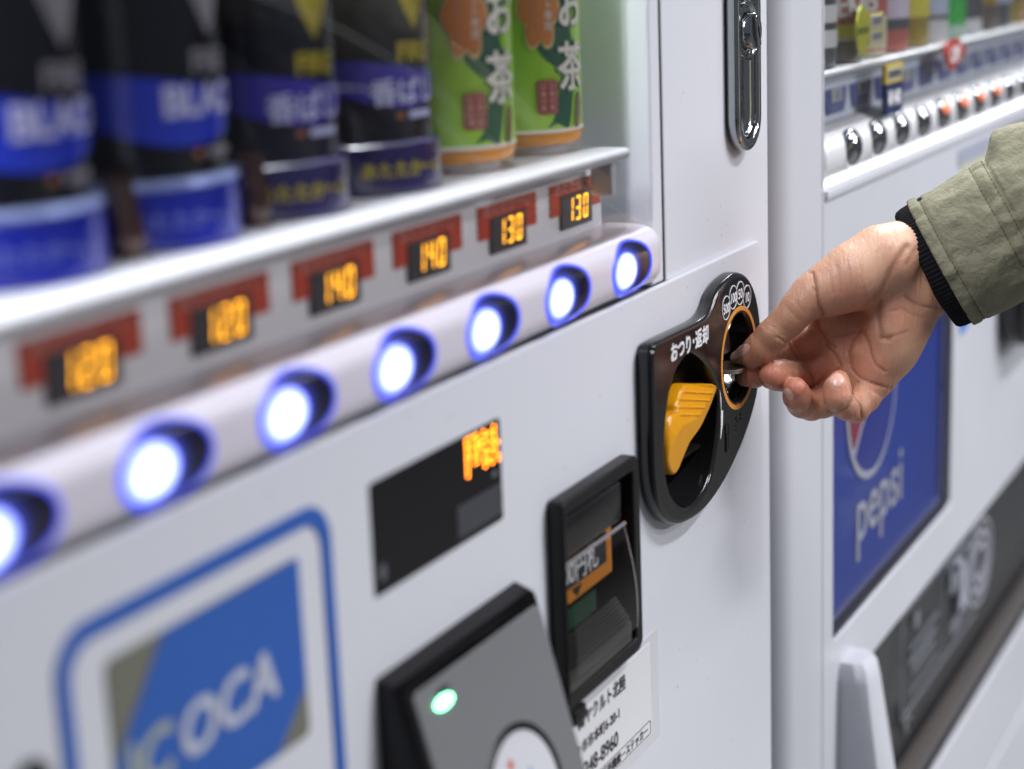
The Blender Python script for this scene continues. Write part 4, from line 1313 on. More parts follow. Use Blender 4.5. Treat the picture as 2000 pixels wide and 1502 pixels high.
# its own coin box, note slot with green lamp, and a sticker, far right
cb = plate('coin_mechanism', [rrect(1.43, 1.62, 0.930, 1.06, 0.03, 8)], -0.022, -0.0005, BLACKG, V2, 0.005)
ns = plate('note_slot', [rrect(1.425, 1.62, 1.074, 1.108, 0.006, 5)], -0.010, -0.0005, BLACKM, V2, 0.003)
plate('status_lamp', [ell(1.515, 1.100, 0.012, 0.0035, 20)], -0.0112, -0.0098, LEDG, ns, 0.0004)
st = plate('grey_sticker', [rrect(1.288, 1.412, 1.0945, 1.1070, 0.002)], -0.0008, -0.0002, mat('grey_blue_sticker', (0.33, 0.36, 0.44), 0.3, var=0.06), V2)
plate('yellow_edge', [rrect(1.296, 1.412, 1.0920, 1.0943)], -0.0008, -0.0002, mat('pale_yellow_print', (0.58, 0.55, 0.28), 0.4, var=0.06), st)
plate('blue_arrow_sticker', [[(1.302, 0.977), (1.322, 0.990), (1.352, 0.990), (1.330, 0.972), (1.305, 0.968)]], -0.0008, -0.0002, mat('bright_blue_print', (0.04, 0.20, 0.62), 0.4, var=0.06), V2)


# samples in the second machine
def sample2(k, label, body, bands, txt=None, r=0.0255):
    cx, cy = 1.0715 + 0.0536 * k, 0.0345
    o = empty('drink_bottle', (cx, cy, 1.183), label, 'bottle', 'sample drinks in the second machine')
    z0 = 1.1832
    link('bottle_body', lathe_me([(r * 0.8, z0), (r * 0.96, z0 + 0.001), (r, z0 + 0.004), (r, z0 + 0.14), (r * 0.9, z0 + 0.155), (r * 0.45, z0 + 0.185), (r * 0.45, z0 + 0.20)], 44, cx, cy), body, o)
    link('cap', lathe_me([(r * 0.5, z0 + 0.2), (r * 0.52, z0 + 0.201), (r * 0.52, z0 + 0.215), (1e-5, z0 + 0.216)], 32, cx, cy), mat('white_cap', (0.7, 0.7, 0.72), 0.4, var=0.04), o)
    for (a, b, m) in bands:
        link('label_band', lathe_me([(r + 0.00005, z0 + a), (r + 0.0004, z0 + a + 0.0002), (r + 0.0004, z0 + b - 0.0002), (r + 0.00005, z0 + b)], 44, cx, cy), m, o)
    if txt:
        s, m, z, ph, rot = txt[1], txt[2], txt[3], txt[4], txt[5]
        me = text_me(txt[0], s, bold=s * 0.03, sub=2, sx=txt[6] if len(txt) > 6 else 1.2)
        me.transform(Matrix.Rotation(R(rot), 4, 'Z'))
        wrapped('lettering', me, cx, ph, z, m, o, r + 0.0009, cy)
    return o


cRED = mat('faded_red_label', (0.42, 0.12, 0.10), 0.35, var=0.08)
cYEL = mat('yellow_label', (0.62, 0.55, 0.06), 0.35, var=0.08)
cBRN = mat('brown_drink', (0.12, 0.095, 0.075), 0.2, var=0.15)
cGRY = mat('dark_grey_label', (0.075, 0.08, 0.09), 0.35, var=0.1)
cCRM = mat('cream_label', (0.62, 0.60, 0.44), 0.35, var=0.05)
cPNK = mat('pink_white_label', (0.62, 0.55, 0.68), 0.35, var=0.06)
cGLD = mat('olive_gold_drink', (0.30, 0.22, 0.04), 0.2, var=0.15)
cBLU = mat('pale_blue_label', (0.45, 0.52, 0.70), 0.35, var=0.08)
cGRN = mat('bright_green_label', (0.05, 0.42, 0.07), 0.3, var=0.1)
cWHT = mat('white_label', (0.66, 0.67, 0.70), 0.35, var=0.04)
cORG = mat('orange_label', (0.55, 0.20, 0.07), 0.35, var=0.08)
sample2(-1, 'dark grey sample bottle half hidden at the left end of the second machine window', cGRY, [(0.012, 0.022, cWHT), (0.026, 0.036, cWHT)], None)
sample2(0, 'brown sample bottle with yellow and red label and white lettering', cBRN, [(0.0135, 0.0150, cWHT), (0.0150, 0.0230, cYEL), (0.0230, 0.12, cRED)], ('DEKAVITA', 0.0200, cWHT, 1.2085, 76, 8, 0.8))
sample2(1, 'cream sample bottle with faded red top label', cCRM, [(0.004, 0.0052, cRED), (0.025, 0.12, cRED)], ('B', 0.020, cWHT, 1.2120, 50, 0, 1.0))
sample2(2, 'pink and white sample bottle above a red lower half', cRED, [(0.0148, 0.0215, cGRY), (0.0215, 0.12, cPNK)], None)
sample2(3, 'amber sample bottle with bright yellow label', cGLD, [(0.020, 0.10, cYEL)], None)
sample2(4, 'pale blue and white sample bottle beside the green one', cWHT, [(0.016, 0.019, cGRY), (0.020, 0.10, cBLU)], None)
sample2(5, 'bright green sample bottle above the red diamond sticker', mat('pale_green_drink', (0.45, 0.60, 0.50), 0.2, var=0.1), [(0.010, 0.10, cGRN)], None)
sample2(6, 'white and grey sample bottle right of the green one', cWHT, [(0.012, 0.05, cGRY)], None)
sample2(7, 'brown sample bottle far to the right of the green one', cBRN, [(0.02, 0.06, cGLD)], None)
sample2(8, 'blue-grey sample bottle third from the right edge of the picture', cGRY, [(0.02, 0.05, cBLU)], None)
sample2(9, 'amber brown sample bottle second from the right edge of the picture', cGLD, [(0.02, 0.05, cBRN)], None)
sample2(10, 'dull red sample bottle at the top right corner of the picture', cRED, [(0.02, 0.05, cCRM)], None)
# lemon shaped point sticker hanging in front of the first samples
lem = plate('lemon_sticker', [catmull([(1.048, 1.2100), (1.056, 1.2170), (1.066, 1.2140), (1.071, 1.2030), (1.068, 1.1930), (1.062, 1.1868), (1.052, 1.1915), (1.046, 1.2010)], 5)], 0.0040, 0.0052, mat('lime_yellow', (0.50, 0.52, 0.05), 0.35, var=0.08), V2)
plate('lemon_band', [rrect(1.0475, 1.0700, 1.2005, 1.2045, 0.0005)], 0.0036, 0.0040, mat('olive_green_print', (0.16, 0.20, 0.03), 0.4, var=0.1), lem)
for (x0, x1, z0, z1) in ((1.074, 1.100, 1.2035, 1.2105), (1.074, 1.100, 1.1945, 1.2010)):
    q = plate('info_card', [rrect(x0 - 0.003, x1 + 0.004, z0 - 0.001, z1 + 0.001, 0.0003)], 0.0040, 0.0050, cYEL, V2)
    plate('card_field', [rrect(x0, x1, z0, z1, 0.0003)], 0.0035, 0.0040, cWHT, q)
    plate('card_print', [rrect(x0 + 0.004, x1 - 0.003, z0 + 0.0012, z1 - 0.0010, 0.0002)], 0.0031, 0.0035, mat('mid_grey_print', (0.22, 0.23, 0.24), 0.4, var=0.3, vscale=400), q)

# ================================================================== hand with coin
# hand frame: origin on the picture's hand, u = picture right, v = down, w = away from the viewer; sculpted in millimetres
CU = 0.0733                            # mm per sculpt unit
HO_U, HO_V, HO_D = 0.1575, -0.0328, 0.872
HORG = CAM + AX_V * HO_D + AX_R * HO_U + AX_D * HO_V      # point seen at sculpt unit (785, 750)
HM = Matrix(((AX_R.x, AX_D.x, AX_V.x, HORG.x), (AX_R.y, AX_D.y, AX_V.y, HORG.y), (AX_R.z, AX_D.z, AX_V.z, HORG.z), (0, 0, 0, 1)))


def hp(cu, cv, w):
    return np.array(((cu - 785) * CU, (cv - 750) * CU, w))


VOX = 0.62
LO = np.array((-62.0, -56.0, -40.0))
HI = np.array((76.0, 62.0, 46.0))
NX, NY, NZ = (int(math.ceil((HI[i] - LO[i]) / VOX)) for i in range(3))
gx = (LO[0] + VOX * np.arange(NX)).astype(np.float32)
gy = (LO[1] + VOX * np.arange(NY)).astype(np.float32)
gz = (LO[2] + VOX * np.arange(NZ)).astype(np.float32)
BIG = 30.0


def new_field():
    return np.full((NX, NY, NZ), BIG, np.float32)


def smin(a, b, k):
    h = np.clip(0.5 + 0.5 * (b - a) / k, 0, 1)
    return b * (1 - h) + a * h - k * h * (1 - h)


def window(lo, hi, pad):
    s = []
    for i, n in enumerate((NX, NY, NZ)):
        a = int(max(0, math.floor((lo[i] - pad - LO[i]) / VOX)))
        b = int(min(n, math.ceil((hi[i] + pad - LO[i]) / VOX) + 1))
        s.append(slice(a, max(a, b)))
    return tuple(s)


def add_cone(F, a, b, ra, rb, k, flat=None):
    """rounded cone from a to b united smoothly into F; flat=(axis vector, factor) squeezes it"""
    a, b = np.array(a, float), np.array(b, float)
    rm = max(ra, rb)
    s = window(np.minimum(a, b), np.maximum(a, b), rm + 9)
    X, Y, Z = np.meshgrid(gx[s[0]], gy[s[1]], gz[s[2]], indexing='ij', sparse=True)
    d = b - a
    L2 = float(d @ d) + 1e-9
    t = np.clip(((X - a[0]) * d[0] + (Y - a[1]) * d[1] + (Z - a[2]) * d[2]) / L2, 0, 1)
    qx, qy, qz = X - a[0] - t * d[0], Y - a[1] - t * d[1], Z - a[2] - t * d[2]
    D2 = qx * qx + qy * qy + qz * qz
    if flat is not None:
        ax, fac = np.array(flat[0], float), flat[1]
        ax = ax / np.linalg.norm(ax)
        pr = qx * ax[0] + qy * ax[1] + qz * ax[2]
        D2 = D2 + pr * pr * (fac * fac - 1)
    dist = np.sqrt(np.maximum(D2, 0)) - (ra + (rb - ra) * t)
    F[s] = smin(F[s], dist.astype(np.float32), k) if k > 0 else np.minimum(F[s], dist)


def chain(F, pts, rads, k, flat=None):
    for i in range(len(pts) - 1):
        add_cone(F, pts[i], pts[i + 1], rads[i], rads[i + 1], k, flat)


# --- palm, ball of the thumb, heel of the hand, wrist
palm = new_field()
chain(palm, [hp(1760, 110, -14), hp(1510, 230, -8), hp(1275, 308, -3), hp(1075, 385, -7), hp(880, 492, -9), hp(700, 580, -9), hp(600, 622, -9)],
      [13.5, 13.5, 14.2, 16.4, 15.4, 11.8, 9.6], 6)                                   # thumb side of the wrist, ball of the thumb
chain(palm, [hp(1850, 370, -10), hp(1620, 430, -4), hp(1366, 538, 2), hp(1215, 800, 3), hp(1150, 950, 4), hp(1062, 1110, 5)],
      [13.5, 13.8, 14.8, 14.2, 13.6, 12.0], 6)                                          # little-finger side
chain(palm, [hp(1420, 340, 4), hp(1150, 560, 15), hp(960, 760, 16), hp(800, 860, 15)], [15, 13, 11, 9.6], 8)
chain(palm, [hp(1180, 640, 15), hp(960, 930, 15), hp(860, 1020, 14)], [12.5, 11, 9.6], 8)
chain(palm, [hp(1180, 760, 14), hp(1010, 1050, 13), hp(915, 1140, 12)], [12.5, 10.5, 9.2], 8)
add_cone(palm, hp(985, 985, 3.0), hp(1040, 1085, 2.5), 7.4, 7.6, 5)                     # pad below ring and little finger
add_cone(palm, hp(700, 690, 6), hp(800, 800, 13), 7.5, 8.5, 6)                          # web between thumb and index
add_cone(palm, hp(1150, 560, -3), hp(1110, 820, -1.5), 9.5, 9.5, 7)                     # heel pad beside the thumb furrow
# --- fingers: joints (sculpt units, w in mm) and radii
TH = [(600, 622, -9), (520, 690, -9), (440, 785, -8), (352, 872, -7), (268, 962, -4.5), (205, 1003, -2.5), (132, 1022, -0.5)]
THR = [9.6, 8.5, 7.9, 7.7, 7.2, 5.9, 3.5]
IN = [(800, 850, 15), (655, 905, 18), (528, 968, 19), (430, 1030, 15), (335, 1090, 9.5), (255, 1128, 5.5), (190, 1140, 3.0)]
INR = [9.4, 8.6, 8.2, 7.6, 7.0, 6.4, 5.2]
MI = [(868, 1010, 13), (740, 1065, 18), (622, 1122, 19), (540, 1140, 14), (455, 1142, 6), (395, 1138, -0.5), (352, 1140, -4.5)]
MIR = [9.4, 8.5, 8.2, 7.6, 7.3, 7.1, 6.6]
RI = [(925, 1140, 11), (830, 1245, 15), (745, 1315, 17), (650, 1338, 12), (570, 1322, 4), (525, 1275, -3), (502, 1228, -6.5)]
RIR = [9.2, 8.2, 7.7, 7.2, 7.0, 6.8, 5.9]
PI = [(1030, 1190, 5), (975, 1280, 1), (905, 1352, -4), (835, 1338, -9), (775, 1282, -12), (768, 1215, -11.5), (785, 1165, -9.5)]
PIR = [9.0, 7.7, 6.9, 6.6, 6.8, 6.2, 4.6]
base = palm.copy()
fields = []
for J, Rr, kk in ((TH, THR, 4), (IN, INR, 4), (MI, MIR, 4), (RI, RIR, 4), (PI, PIR, 4)):
    pts = [hp(*j) for j in J]
    f = new_field()
    chain(f, pts, Rr, 2.2)
    fields.append(f)
    chain(base, pts[:2], Rr[:2], kk)
# fleshy pads
add_cone(fields[0], hp(295, 985, -4.5), hp(235, 1018, -3), 5.6, 4.9, 3)                 # thumb pad
add_cone(fields[0], hp(560, 655, -12), hp(490, 745, -11), 6.5, 5.6, 5)
add_cone(fields[1], hp(240, 1108, 2.0), hp(200, 1122, 1.5), 4.6, 3.8, 3)
add_cone(fields[1], hp(620, 900, 12), hp(570, 930, 13), 5.5, 5.0, 4)
add_cone(fields[2], hp(740, 1050, 13), hp(680, 1085, 13.5), 5.6, 5.0, 4)
add_cone(fields[2], hp(560, 1110, 9.5), hp(500, 1125, 5), 4.9, 4.8, 3)
hand = base
for f in fields:
    hand = smin(hand, f, 0.9)
del fields, base, palm

# --- creases: shallow grooves along drawn lines, limited in depth range
UU = (gx[:, None] / CU + 785)
VV = (gy[None, :] / CU + 750)


def poly_dist(pts):
    best = np.full((NX, NY), 1e9, np.float32)
    for (ax, ay), (bx, by) in zip(pts, pts[1:]):
        dx, dy = bx - ax, by - ay
        t = np.clip(((UU - ax) * dx + (VV - ay) * dy) / (dx * dx + dy * dy + 1e-9), 0, 1)
        best = np.minimum(best, np.hypot(UU - ax - t * dx, VV - ay - t * dy))
    return best * CU


CREASE = [
    ([(690, 470), (700, 540), (712, 600)], 0.22, 1.0, -40, 0),
    ([(740, 430), (752, 520), (760, 600)], 0.20, 1.0, -40, 0),
    ([(800, 400), (815, 480), (822, 560)], 0.18, 1.0, -40, 0),
    ([(870, 360), (880, 450), (890, 540)], 0.18, 1.0, -40, 0),
    ([(470, 640), (500, 690), (540, 730)], 0.18, 0.9, -40, 0),
    ([(430, 690), (460, 740), (500, 780)], 0.18, 0.9, -40, 0),
    ([(1150, 180), (1110, 260), (1080, 330)], 0.25, 1.3, -40, 4),
    ([(1090, 190), (1050, 270), (1010, 350)], 0.20, 1.2, -40, 4),
    ([(270, 800), (300, 830), (330, 850)], 0.25, 0.8, -40, 2),
    ([(285, 780), (315, 810), (350, 830)], 0.25, 0.8, -40, 2),
    ([(596, 470), (602, 540), (612, 610), (632, 680), (668, 738)], 1.05, 1.0, -40, 4),
    ([(580, 455), (575, 530), (590, 590)], 0.35, 0.8, -40, 2),
    ([(360, 888), (398, 905), (448, 930)], 0.55, 0.8, -40, 2),
    ([(385, 870), (420, 880)], 0.25, 0.7, -40, 2),
    ([(488, 905), (505, 955), (545, 1020)], 0.75, 0.8, 2, 40),
    ([(512, 895), (540, 950), (568, 1000)], 0.55, 0.8, 2, 40),
    ([(575, 1065), (625, 1110), (662, 1160), (668, 1205)], 0.95, 0.9, 2, 40),
    ([(610, 1065), (650, 1100), (680, 1150)], 0.45, 0.8, 2, 40),
    ([(655, 750), (690, 830), (740, 905), (790, 945)], 0.8, 1.0, 0, 40),
    ([(740, 930), (800, 1010), (832, 1080), (800, 1110)], 0.9, 1.0, 0, 40),
    ([(760, 880), (830, 870), (900, 850), (960, 835)], 0.5, 1.0, -10, 40),
    ([(950, 840), (900, 900), (870, 980), (880, 1060)], 0.55, 0.9, -10, 40),
    ([(960, 850), (985, 920), (1000, 990), (1030, 1070), (1095, 1112)], 0.7, 1.0, -14, 40),
    ([(890, 1010), (890, 1090), (930, 1150), (1000, 1185), (1090, 1215), (1150, 1220)], 0.65, 0.9, -14, 40),
    ([(1045, 650), (1040, 780), (1060, 890), (1110, 900)], 0.8, 1.3, -20, 40),
    ([(1060, 895), (1150, 880), (1230, 850)], 0.35, 0.8, -20, 40),
    ([(1110, 720), (1180, 700), (1240, 735), (1330, 760)], 0.45, 0.8, -20, 40),
    ([(1205, 620), (1270, 665), (1350, 690), (1430, 692)], 0.75, 0.9, -20, 40),
    ([(1190, 310), (1130, 380), (1075, 480), (1020, 600), (950, 665)], 0.8, 1.8, -30, 6),
    ([(1185, 420), (1230, 350), (1290, 300)], 0.35, 1.2, -30, 20),
    ([(748, 1378), (805, 1352), (850, 1305), (862, 1255)], 0.68, 1.0, -40, 6),
    ([(858, 1235), (885, 1290), (912, 1340), (925, 1405)], 0.72, 1.0, -40, 6),
    ([(600, 1220), (612, 1290), (600, 1350)], 0.5, 0.9, -20, 8),
    ([(880, 1220), (925, 1180)], 0.5, 0.9, -20, 20),
    ([(1010, 1240), (1080, 1280), (1100, 1270)], 0.35, 0.8, -20, 20),
]
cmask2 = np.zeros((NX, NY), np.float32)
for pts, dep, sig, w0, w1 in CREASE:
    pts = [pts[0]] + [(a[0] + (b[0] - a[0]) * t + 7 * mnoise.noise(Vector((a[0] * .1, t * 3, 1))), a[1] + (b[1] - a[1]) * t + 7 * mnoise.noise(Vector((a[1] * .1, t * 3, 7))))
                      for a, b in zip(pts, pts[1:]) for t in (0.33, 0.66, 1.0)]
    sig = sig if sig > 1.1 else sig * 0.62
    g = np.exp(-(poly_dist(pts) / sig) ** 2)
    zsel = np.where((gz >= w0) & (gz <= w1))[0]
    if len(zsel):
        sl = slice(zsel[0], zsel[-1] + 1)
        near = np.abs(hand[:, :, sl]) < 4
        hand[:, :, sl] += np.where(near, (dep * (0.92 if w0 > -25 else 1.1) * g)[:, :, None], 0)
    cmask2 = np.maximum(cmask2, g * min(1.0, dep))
# raised nails and their folds
NAILS = []   # centre, long axis, half length, half width


def surface_nets(F):
    """naive surface nets on the 3D grid"""
    neg = F < 0
    c = np.zeros((NX - 1, NY - 1, NZ - 1), np.int8)
    for dx in (0, 1):
        for dy in (0, 1):
            for dz in (0, 1):
                c += neg[dx:NX - 1 + dx, dy:NY - 1 + dy, dz:NZ - 1 + dz]
    act = (c > 0) & (c < 8)
    idx = np.argwhere(act)
    vid = np.full(act.shape, -1, np.int32)
    vid[act] = np.arange(len(idx), dtype=np.int32)
    acc = np.zeros((len(idx), 3))
    cnt = np.zeros(len(idx))
    corners = [(a, b, d) for a in (0, 1) for b in (0, 1) for d in (0, 1)]
    val = {cc: F[idx[:, 0] + cc[0], idx[:, 1] + cc[1], idx[:, 2] + cc[2]] for cc in corners}
    for a in corners:
        for ax in range(3):
            if a[ax] == 0:
                b = list(a)
                b[ax] = 1
                b = tuple(b)
                va, vb = val[a], val[b]
                m = (va < 0) != (vb < 0)
                t = np.where(m, va / np.where(m, va - vb, 1), 0)
                p = np.array(a, float)[None, :].repeat(len(idx), 0)
                p[:, ax] += t
                acc[m] += p[m]
                cnt[m] += 1
    V = (idx + acc / cnt[:, None]) * VOX + LO
    Q = []
    # quads around sign-changing grid edges
    for ax in range(3):
        o1, o2 = [(1, 2), (2, 0), (0, 1)][ax]
        sl_a = [slice(1, -1)] * 3
        sl_a[ax] = slice(0, -1)
        sl_b = list(sl_a)
        sl_b[ax] = slice(1, None)
        A, B = neg[tuple(sl_a)], neg[tuple(sl_b)]
        e = np.argwhere(A != B)
        off = np.array([1, 1, 1])
        off[ax] = 0
        e = e + off
        ins = neg[e[:, 0], e[:, 1], e[:, 2]]
        d1, d2 = np.zeros(3, int), np.zeros(3, int)
        d1[o1] = 1
        d2[o2] = 1
        ok = np.all(e[:, :] < np.array(act.shape), axis=1)
        e, ins = e[ok], ins[ok]
        q = np.stack([vid[tuple((e - d1 - d2).T)], vid[tuple((e - d2).T)], vid[tuple(e.T)], vid[tuple((e - d1).T)]], 1)
        q[~ins] = q[~ins][:, ::-1]
        Q.append(q)
    Q = np.concatenate(Q)
    return V, Q[(Q >= 0).all(1)]


HV, HQ = surface_nets(hand)
# light relaxation that keeps the creases
ed = np.concatenate([HQ[:, [0, 1]], HQ[:, [1, 2]], HQ[:, [2, 3]], HQ[:, [3, 0]]])
for lam in (0.5, -0.52, 0.5, -0.52, 0.35):
    s = np.zeros_like(HV)
    c = np.zeros(len(HV))
    np.add.at(s, ed[:, 0], HV[ed[:, 1]])
    np.add.at(c, ed[:, 0], 1)
    HV = HV + lam * (s / np.maximum(c, 1)[:, None] - HV)
U = HV[:, 0] / CU + 785
Vv = HV[:, 1] / CU + 750
Wv = HV[:, 2]


def ell_mask(cu, cv, ang, hl, hw, soft=0.12, w0=-99, w1=99):
    a = R(ang)
    du, dv = U - cu, Vv - cv
    s_, t_ = du * math.cos(a) + dv * math.sin(a), -du * math.sin(a) + dv * math.cos(a)
    r = (np.abs(s_ / hl) ** 2.6 + np.abs(t_ / hw) ** 2.6) ** (1 / 2.6)
    m = np.clip((1 - r) / soft + 0.5, 0, 1)
    m[(Wv < w0) | (Wv > w1)] = 0
    return m, s_ / hl, r


nail = np.zeros(len(HV))
free = np.zeros(len(HV))
fold = np.zeros(len(HV))
for (cu, cv, ang, hl, hw, w0, w1, tip) in ((128, 985, 145, 78, 30, -40, 8, 1), (752, 1168, -38, 48, 40, -40, -8, 1), (452, 1262, 60, 42, 20, -20, 0, 1), (318, 1207, 25, 30, 12, -20, 4, 1)):
    m, s_, r = ell_mask(cu, cv, ang, hl, hw, 0.14, w0, w1)
    nail = np.maximum(nail, m)
    free = np.maximum(free, m * np.clip((s_ - 0.72) * 8, 0, 1))
    fr_ = np.exp(-((r - 1.06) / 0.10) ** 2)
    fr_[(Wv < w0) | (Wv > w1)] = 0
    fold = np.maximum(fold, fr_)
# vertex normals for a tiny relief of the nails
nrm = np.zeros_like(HV)
fn = np.cross(HV[HQ[:, 2]] - HV[HQ[:, 0]], HV[HQ[:, 3]] - HV[HQ[:, 1]])
for i in range(4):
    np.add.at(nrm, HQ[:, i], fn)
nrm /= np.linalg.norm(nrm, axis=1)[:, None] + 1e-9
HV = HV + nrm * (nail * 0.12 - fold * 0.22)[:, None]
ci = np.clip(((HV[:, :2] - LO[:2]) / VOX).astype(int), 0, (NX - 1, NY - 1))
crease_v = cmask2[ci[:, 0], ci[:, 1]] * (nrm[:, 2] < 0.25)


def blob(cu, cv, rad):
    return np.exp(-((U - cu) ** 2 + (Vv - cv) ** 2) / (rad * rad))


red = np.zeros(len(HV))
for (cu, cv, rad, a) in ((220, 1140, 90, 1.0), (350, 1130, 110, 1.0), (500, 1230, 100, 0.9), (760, 1230, 90, 0.55), (200, 1030, 110, 0.55), (620, 930, 130, 0.6), (700, 1080, 130, 0.75),
                         (980, 1050, 120, 0.6), (1180, 720, 110, 0.45), (1020, 1150, 110, 0.4), (880, 1390, 90, 0.35), (850, 650, 150, 0.45), (600, 1360, 100, 0.5), (900, 900, 120, 0.5)):
    red = np.maximum(red, a * blob(cu, cv, rad))
pale = np.zeros(len(HV))
for (cu, cv, rad, a) in ((1150, 620, 150, 0.5), (900, 380, 250, 0.7), (1120, 200, 200, 0.8), (600, 560, 120, 0.4), (1200, 1000, 160, 0.4), (860, 1330, 70, 0.4), (1080, 960, 90, 0.35)):
    pale = np.maximum(pale, a * blob(cu, cv, rad))
hme = bpy.data.meshes.new('hand')
hme.from_pydata((HV * 0.001).tolist(), [], HQ.tolist())
for nm_, arr in (('nail', nail), ('free', free), ('crease', crease_v), ('red', red), ('pale', pale)):
    at_ = hme.attributes.new(nm_, 'FLOAT', 'POINT')
    at_.data.foreach_set('value', arr.astype(np.float32))
hme.polygons.foreach_set('use_smooth', [True] * len(hme.polygons))
del hand


def skin_mat():
    m = bpy.data.materials.new('skin')
    m.use_nodes = True
    nt = m.node_tree
    p = nt.nodes['Principled BSDF']
    N, L = nt.nodes.new, nt.links.new

    def attr(n):
        a = N('ShaderNodeAttribute')
        a.attribute_name = n
        return a.outputs['Fac']

    def mix(f, a, b):
        x = N('ShaderNodeMix')
        x.data_type = 'RGBA'
        if isinstance(f, float):
            x.inputs[0].default_value = f
        else:
            L(f, x.inputs[0])
        for s, v in ((6, a), (7, b)):
            if isinstance(v, tuple):
                x.inputs[s].default_value = (*v, 1)
            else:
                L(v, x.inputs[s])
        return x.outputs[2]
    tc = N('ShaderNodeTexCoord')
    n1 = N('ShaderNodeTexNoise')
    n1.inputs['Scale'].default_value = 110
    n1.inputs['Detail'].default_value = 5
    L(tc.outputs['Object'], n1.inputs['Vector'])
    n2 = N('ShaderNodeTexNoise')
    n2.inputs['Scale'].default_value = 420
    n2.inputs['Detail'].default_value = 4
    L(tc.outputs['Object'], n2.inputs['Vector'])
    c = mix(n1.outputs['Fac'], (0.440, 0.200, 0.118), (0.540, 0.292, 0.186))
    c = mix(attr('pale'), c, (0.59, 0.372, 0.262))
    mr = N('ShaderNodeMath')
    mr.operation = 'MULTIPLY'
    L(attr('red'), mr.inputs[0])
    mr.inputs[1].default_value = 0.9
    c = mix(mr.outputs[0], c, (0.58, 0.190, 0.125))
    mm = N('ShaderNodeMapRange')
    mm.inputs['From Min'].default_value = 0.52
    mm.inputs['From Max'].default_value = 0.72
    mm.inputs['To Max'].default_value = 0.35
    L(n2.outputs['Fac'], mm.inputs['Value'])
    c = mix(mm.outputs['Result'], c, (0.50, 0.22, 0.15))
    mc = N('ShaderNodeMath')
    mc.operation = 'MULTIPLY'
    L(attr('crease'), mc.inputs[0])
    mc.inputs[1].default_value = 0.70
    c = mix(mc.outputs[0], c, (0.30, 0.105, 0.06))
    c = mix(attr('nail'), c, (0.72, 0.43, 0.35))
    c = mix(attr('free'), c, (0.72, 0.60, 0.42))
    L(c, p.inputs['Base Color'])
    rr = N('ShaderNodeMapRange')
    rr.inputs['To Min'].default_value = 0.43
    rr.inputs['To Max'].default_value = 0.24
    L(attr('nail'), rr.inputs['Value'])
    L(rr.outputs['Result'], p.inputs['Roughness'])
    p.inputs['Specular IOR Level'].default_value = 0.42
    p.inputs['Subsurface Weight'].default_value = 0.12
    p.inputs['Subsurface Scale'].default_value = 0.0022
    p.inputs['Subsurface Radius'].default_value = (1.0, 0.38, 0.22)
    # skin relief: directional fine lines (stretched noise), cell pattern, pores
    mp = N('ShaderNodeMapping')
    mp.inputs['Rotation'].default_value = (0, 0, R(-12))
    mp.inputs['Scale'].default_value = (640, 90, 200)
    L(tc.outputs['Object'], mp.inputs['Vector'])
    w1 = N('ShaderNodeTexNoise')
    w1.inputs['Scale'].default_value = 1.0
    w1.inputs['Detail'].default_value = 3
    L(mp.outputs['Vector'], w1.inputs['Vector'])
    vo = N('ShaderNodeTexVoronoi')
    vo.inputs['Scale'].default_value = 900
    L(tc.outputs['Object'], vo.inputs['Vector'])
    ad = N('ShaderNodeMath')
    ad.operation = 'MULTIPLY_ADD'
    L(vo.outputs['Distance'], ad.inputs[0])
    ad.inputs[1].default_value = 0.15
    L(w1.outputs['Fac'], ad.inputs[2])
    b1 = N('ShaderNodeBump')
    b1.inputs['Distance'].default_value = 0.0010
    inv = N('ShaderNodeMapRange')
    inv.inputs['To Min'].default_value = 0.5
    inv.inputs['To Max'].default_value = 0.02
    L(attr('nail'), inv.inputs['Value'])
    L(inv.outputs['Result'], b1.inputs['Strength'])
    L(ad.outputs[0], b1.inputs['Height'])
    b2 = N('ShaderNodeBump')
    b2.inputs['Distance'].default_value = 0.0016
    b2.inputs['Strength'].default_value = 0.2
    L(n1.outputs['Fac'], b2.inputs['Height'])
    L(b1.outputs['Normal'], b2.inputs['Normal'])
    L(b2.outputs['Normal'], p.inputs['Normal'])
    return m


PERSON = bpy.data.objects.new('person', None)
COL.objects.link(PERSON)
PERSON.matrix_world = HM
tag(PERSON, "person's right hand in khaki sleeve pushing a coin into the slot", 'person')


def hlink(name, me, m, parent=PERSON, smooth=True):
    o = bpy.data.objects.new(name, me)
    COL.objects.link(o)
    o.parent = parent
    me.materials.append(m)
    if smooth:
        me.polygons.foreach_set('use_smooth', [True] * len(me.polygons))
    return o


hlink('hand', hme, skin_mat())

# ---- sleeve and black rib cuff, in the hand frame (metres)
AXS = Vector((0.845, -0.462, -0.27)).normalized()          # from the hand towards the elbow
E1 = Vector((0.47, 0.88, 0.0))
E1 = (E1 - AXS * E1.dot(AXS)).normalized()                  # across, downwards
E2 = AXS.cross(E1).normalized()
if E2.z > 0:
    E2 = -E2                                                # towards the viewer
C0 = Vector(hp(1478, 392, 1.0) * 0.001)
CLOTH = mat('khaki_cotton', (0.186, 0.176, 0.120), 0.85, spec=0.2, var=0.13, vscale=70, bump=0.0)
nt = CLOTH.node_tree
p_ = nt.nodes['Principled BSDF']
tcn = nt.nodes.new('ShaderNodeTexCoord')
wv = nt.nodes.new('ShaderNodeTexNoise')
wv.inputs['Scale'].default_value = 1500
wv.inputs['Detail'].default_value = 2
nt.links.new(tcn.outputs['Object'], wv.inputs['Vector'])
wv2 = nt.nodes.new('ShaderNodeTexNoise')
wv2.inputs['Scale'].default_value = 130
wv2.inputs['Detail'].default_value = 5
nt.links.new(tcn.outputs['Object'], wv2.inputs['Vector'])
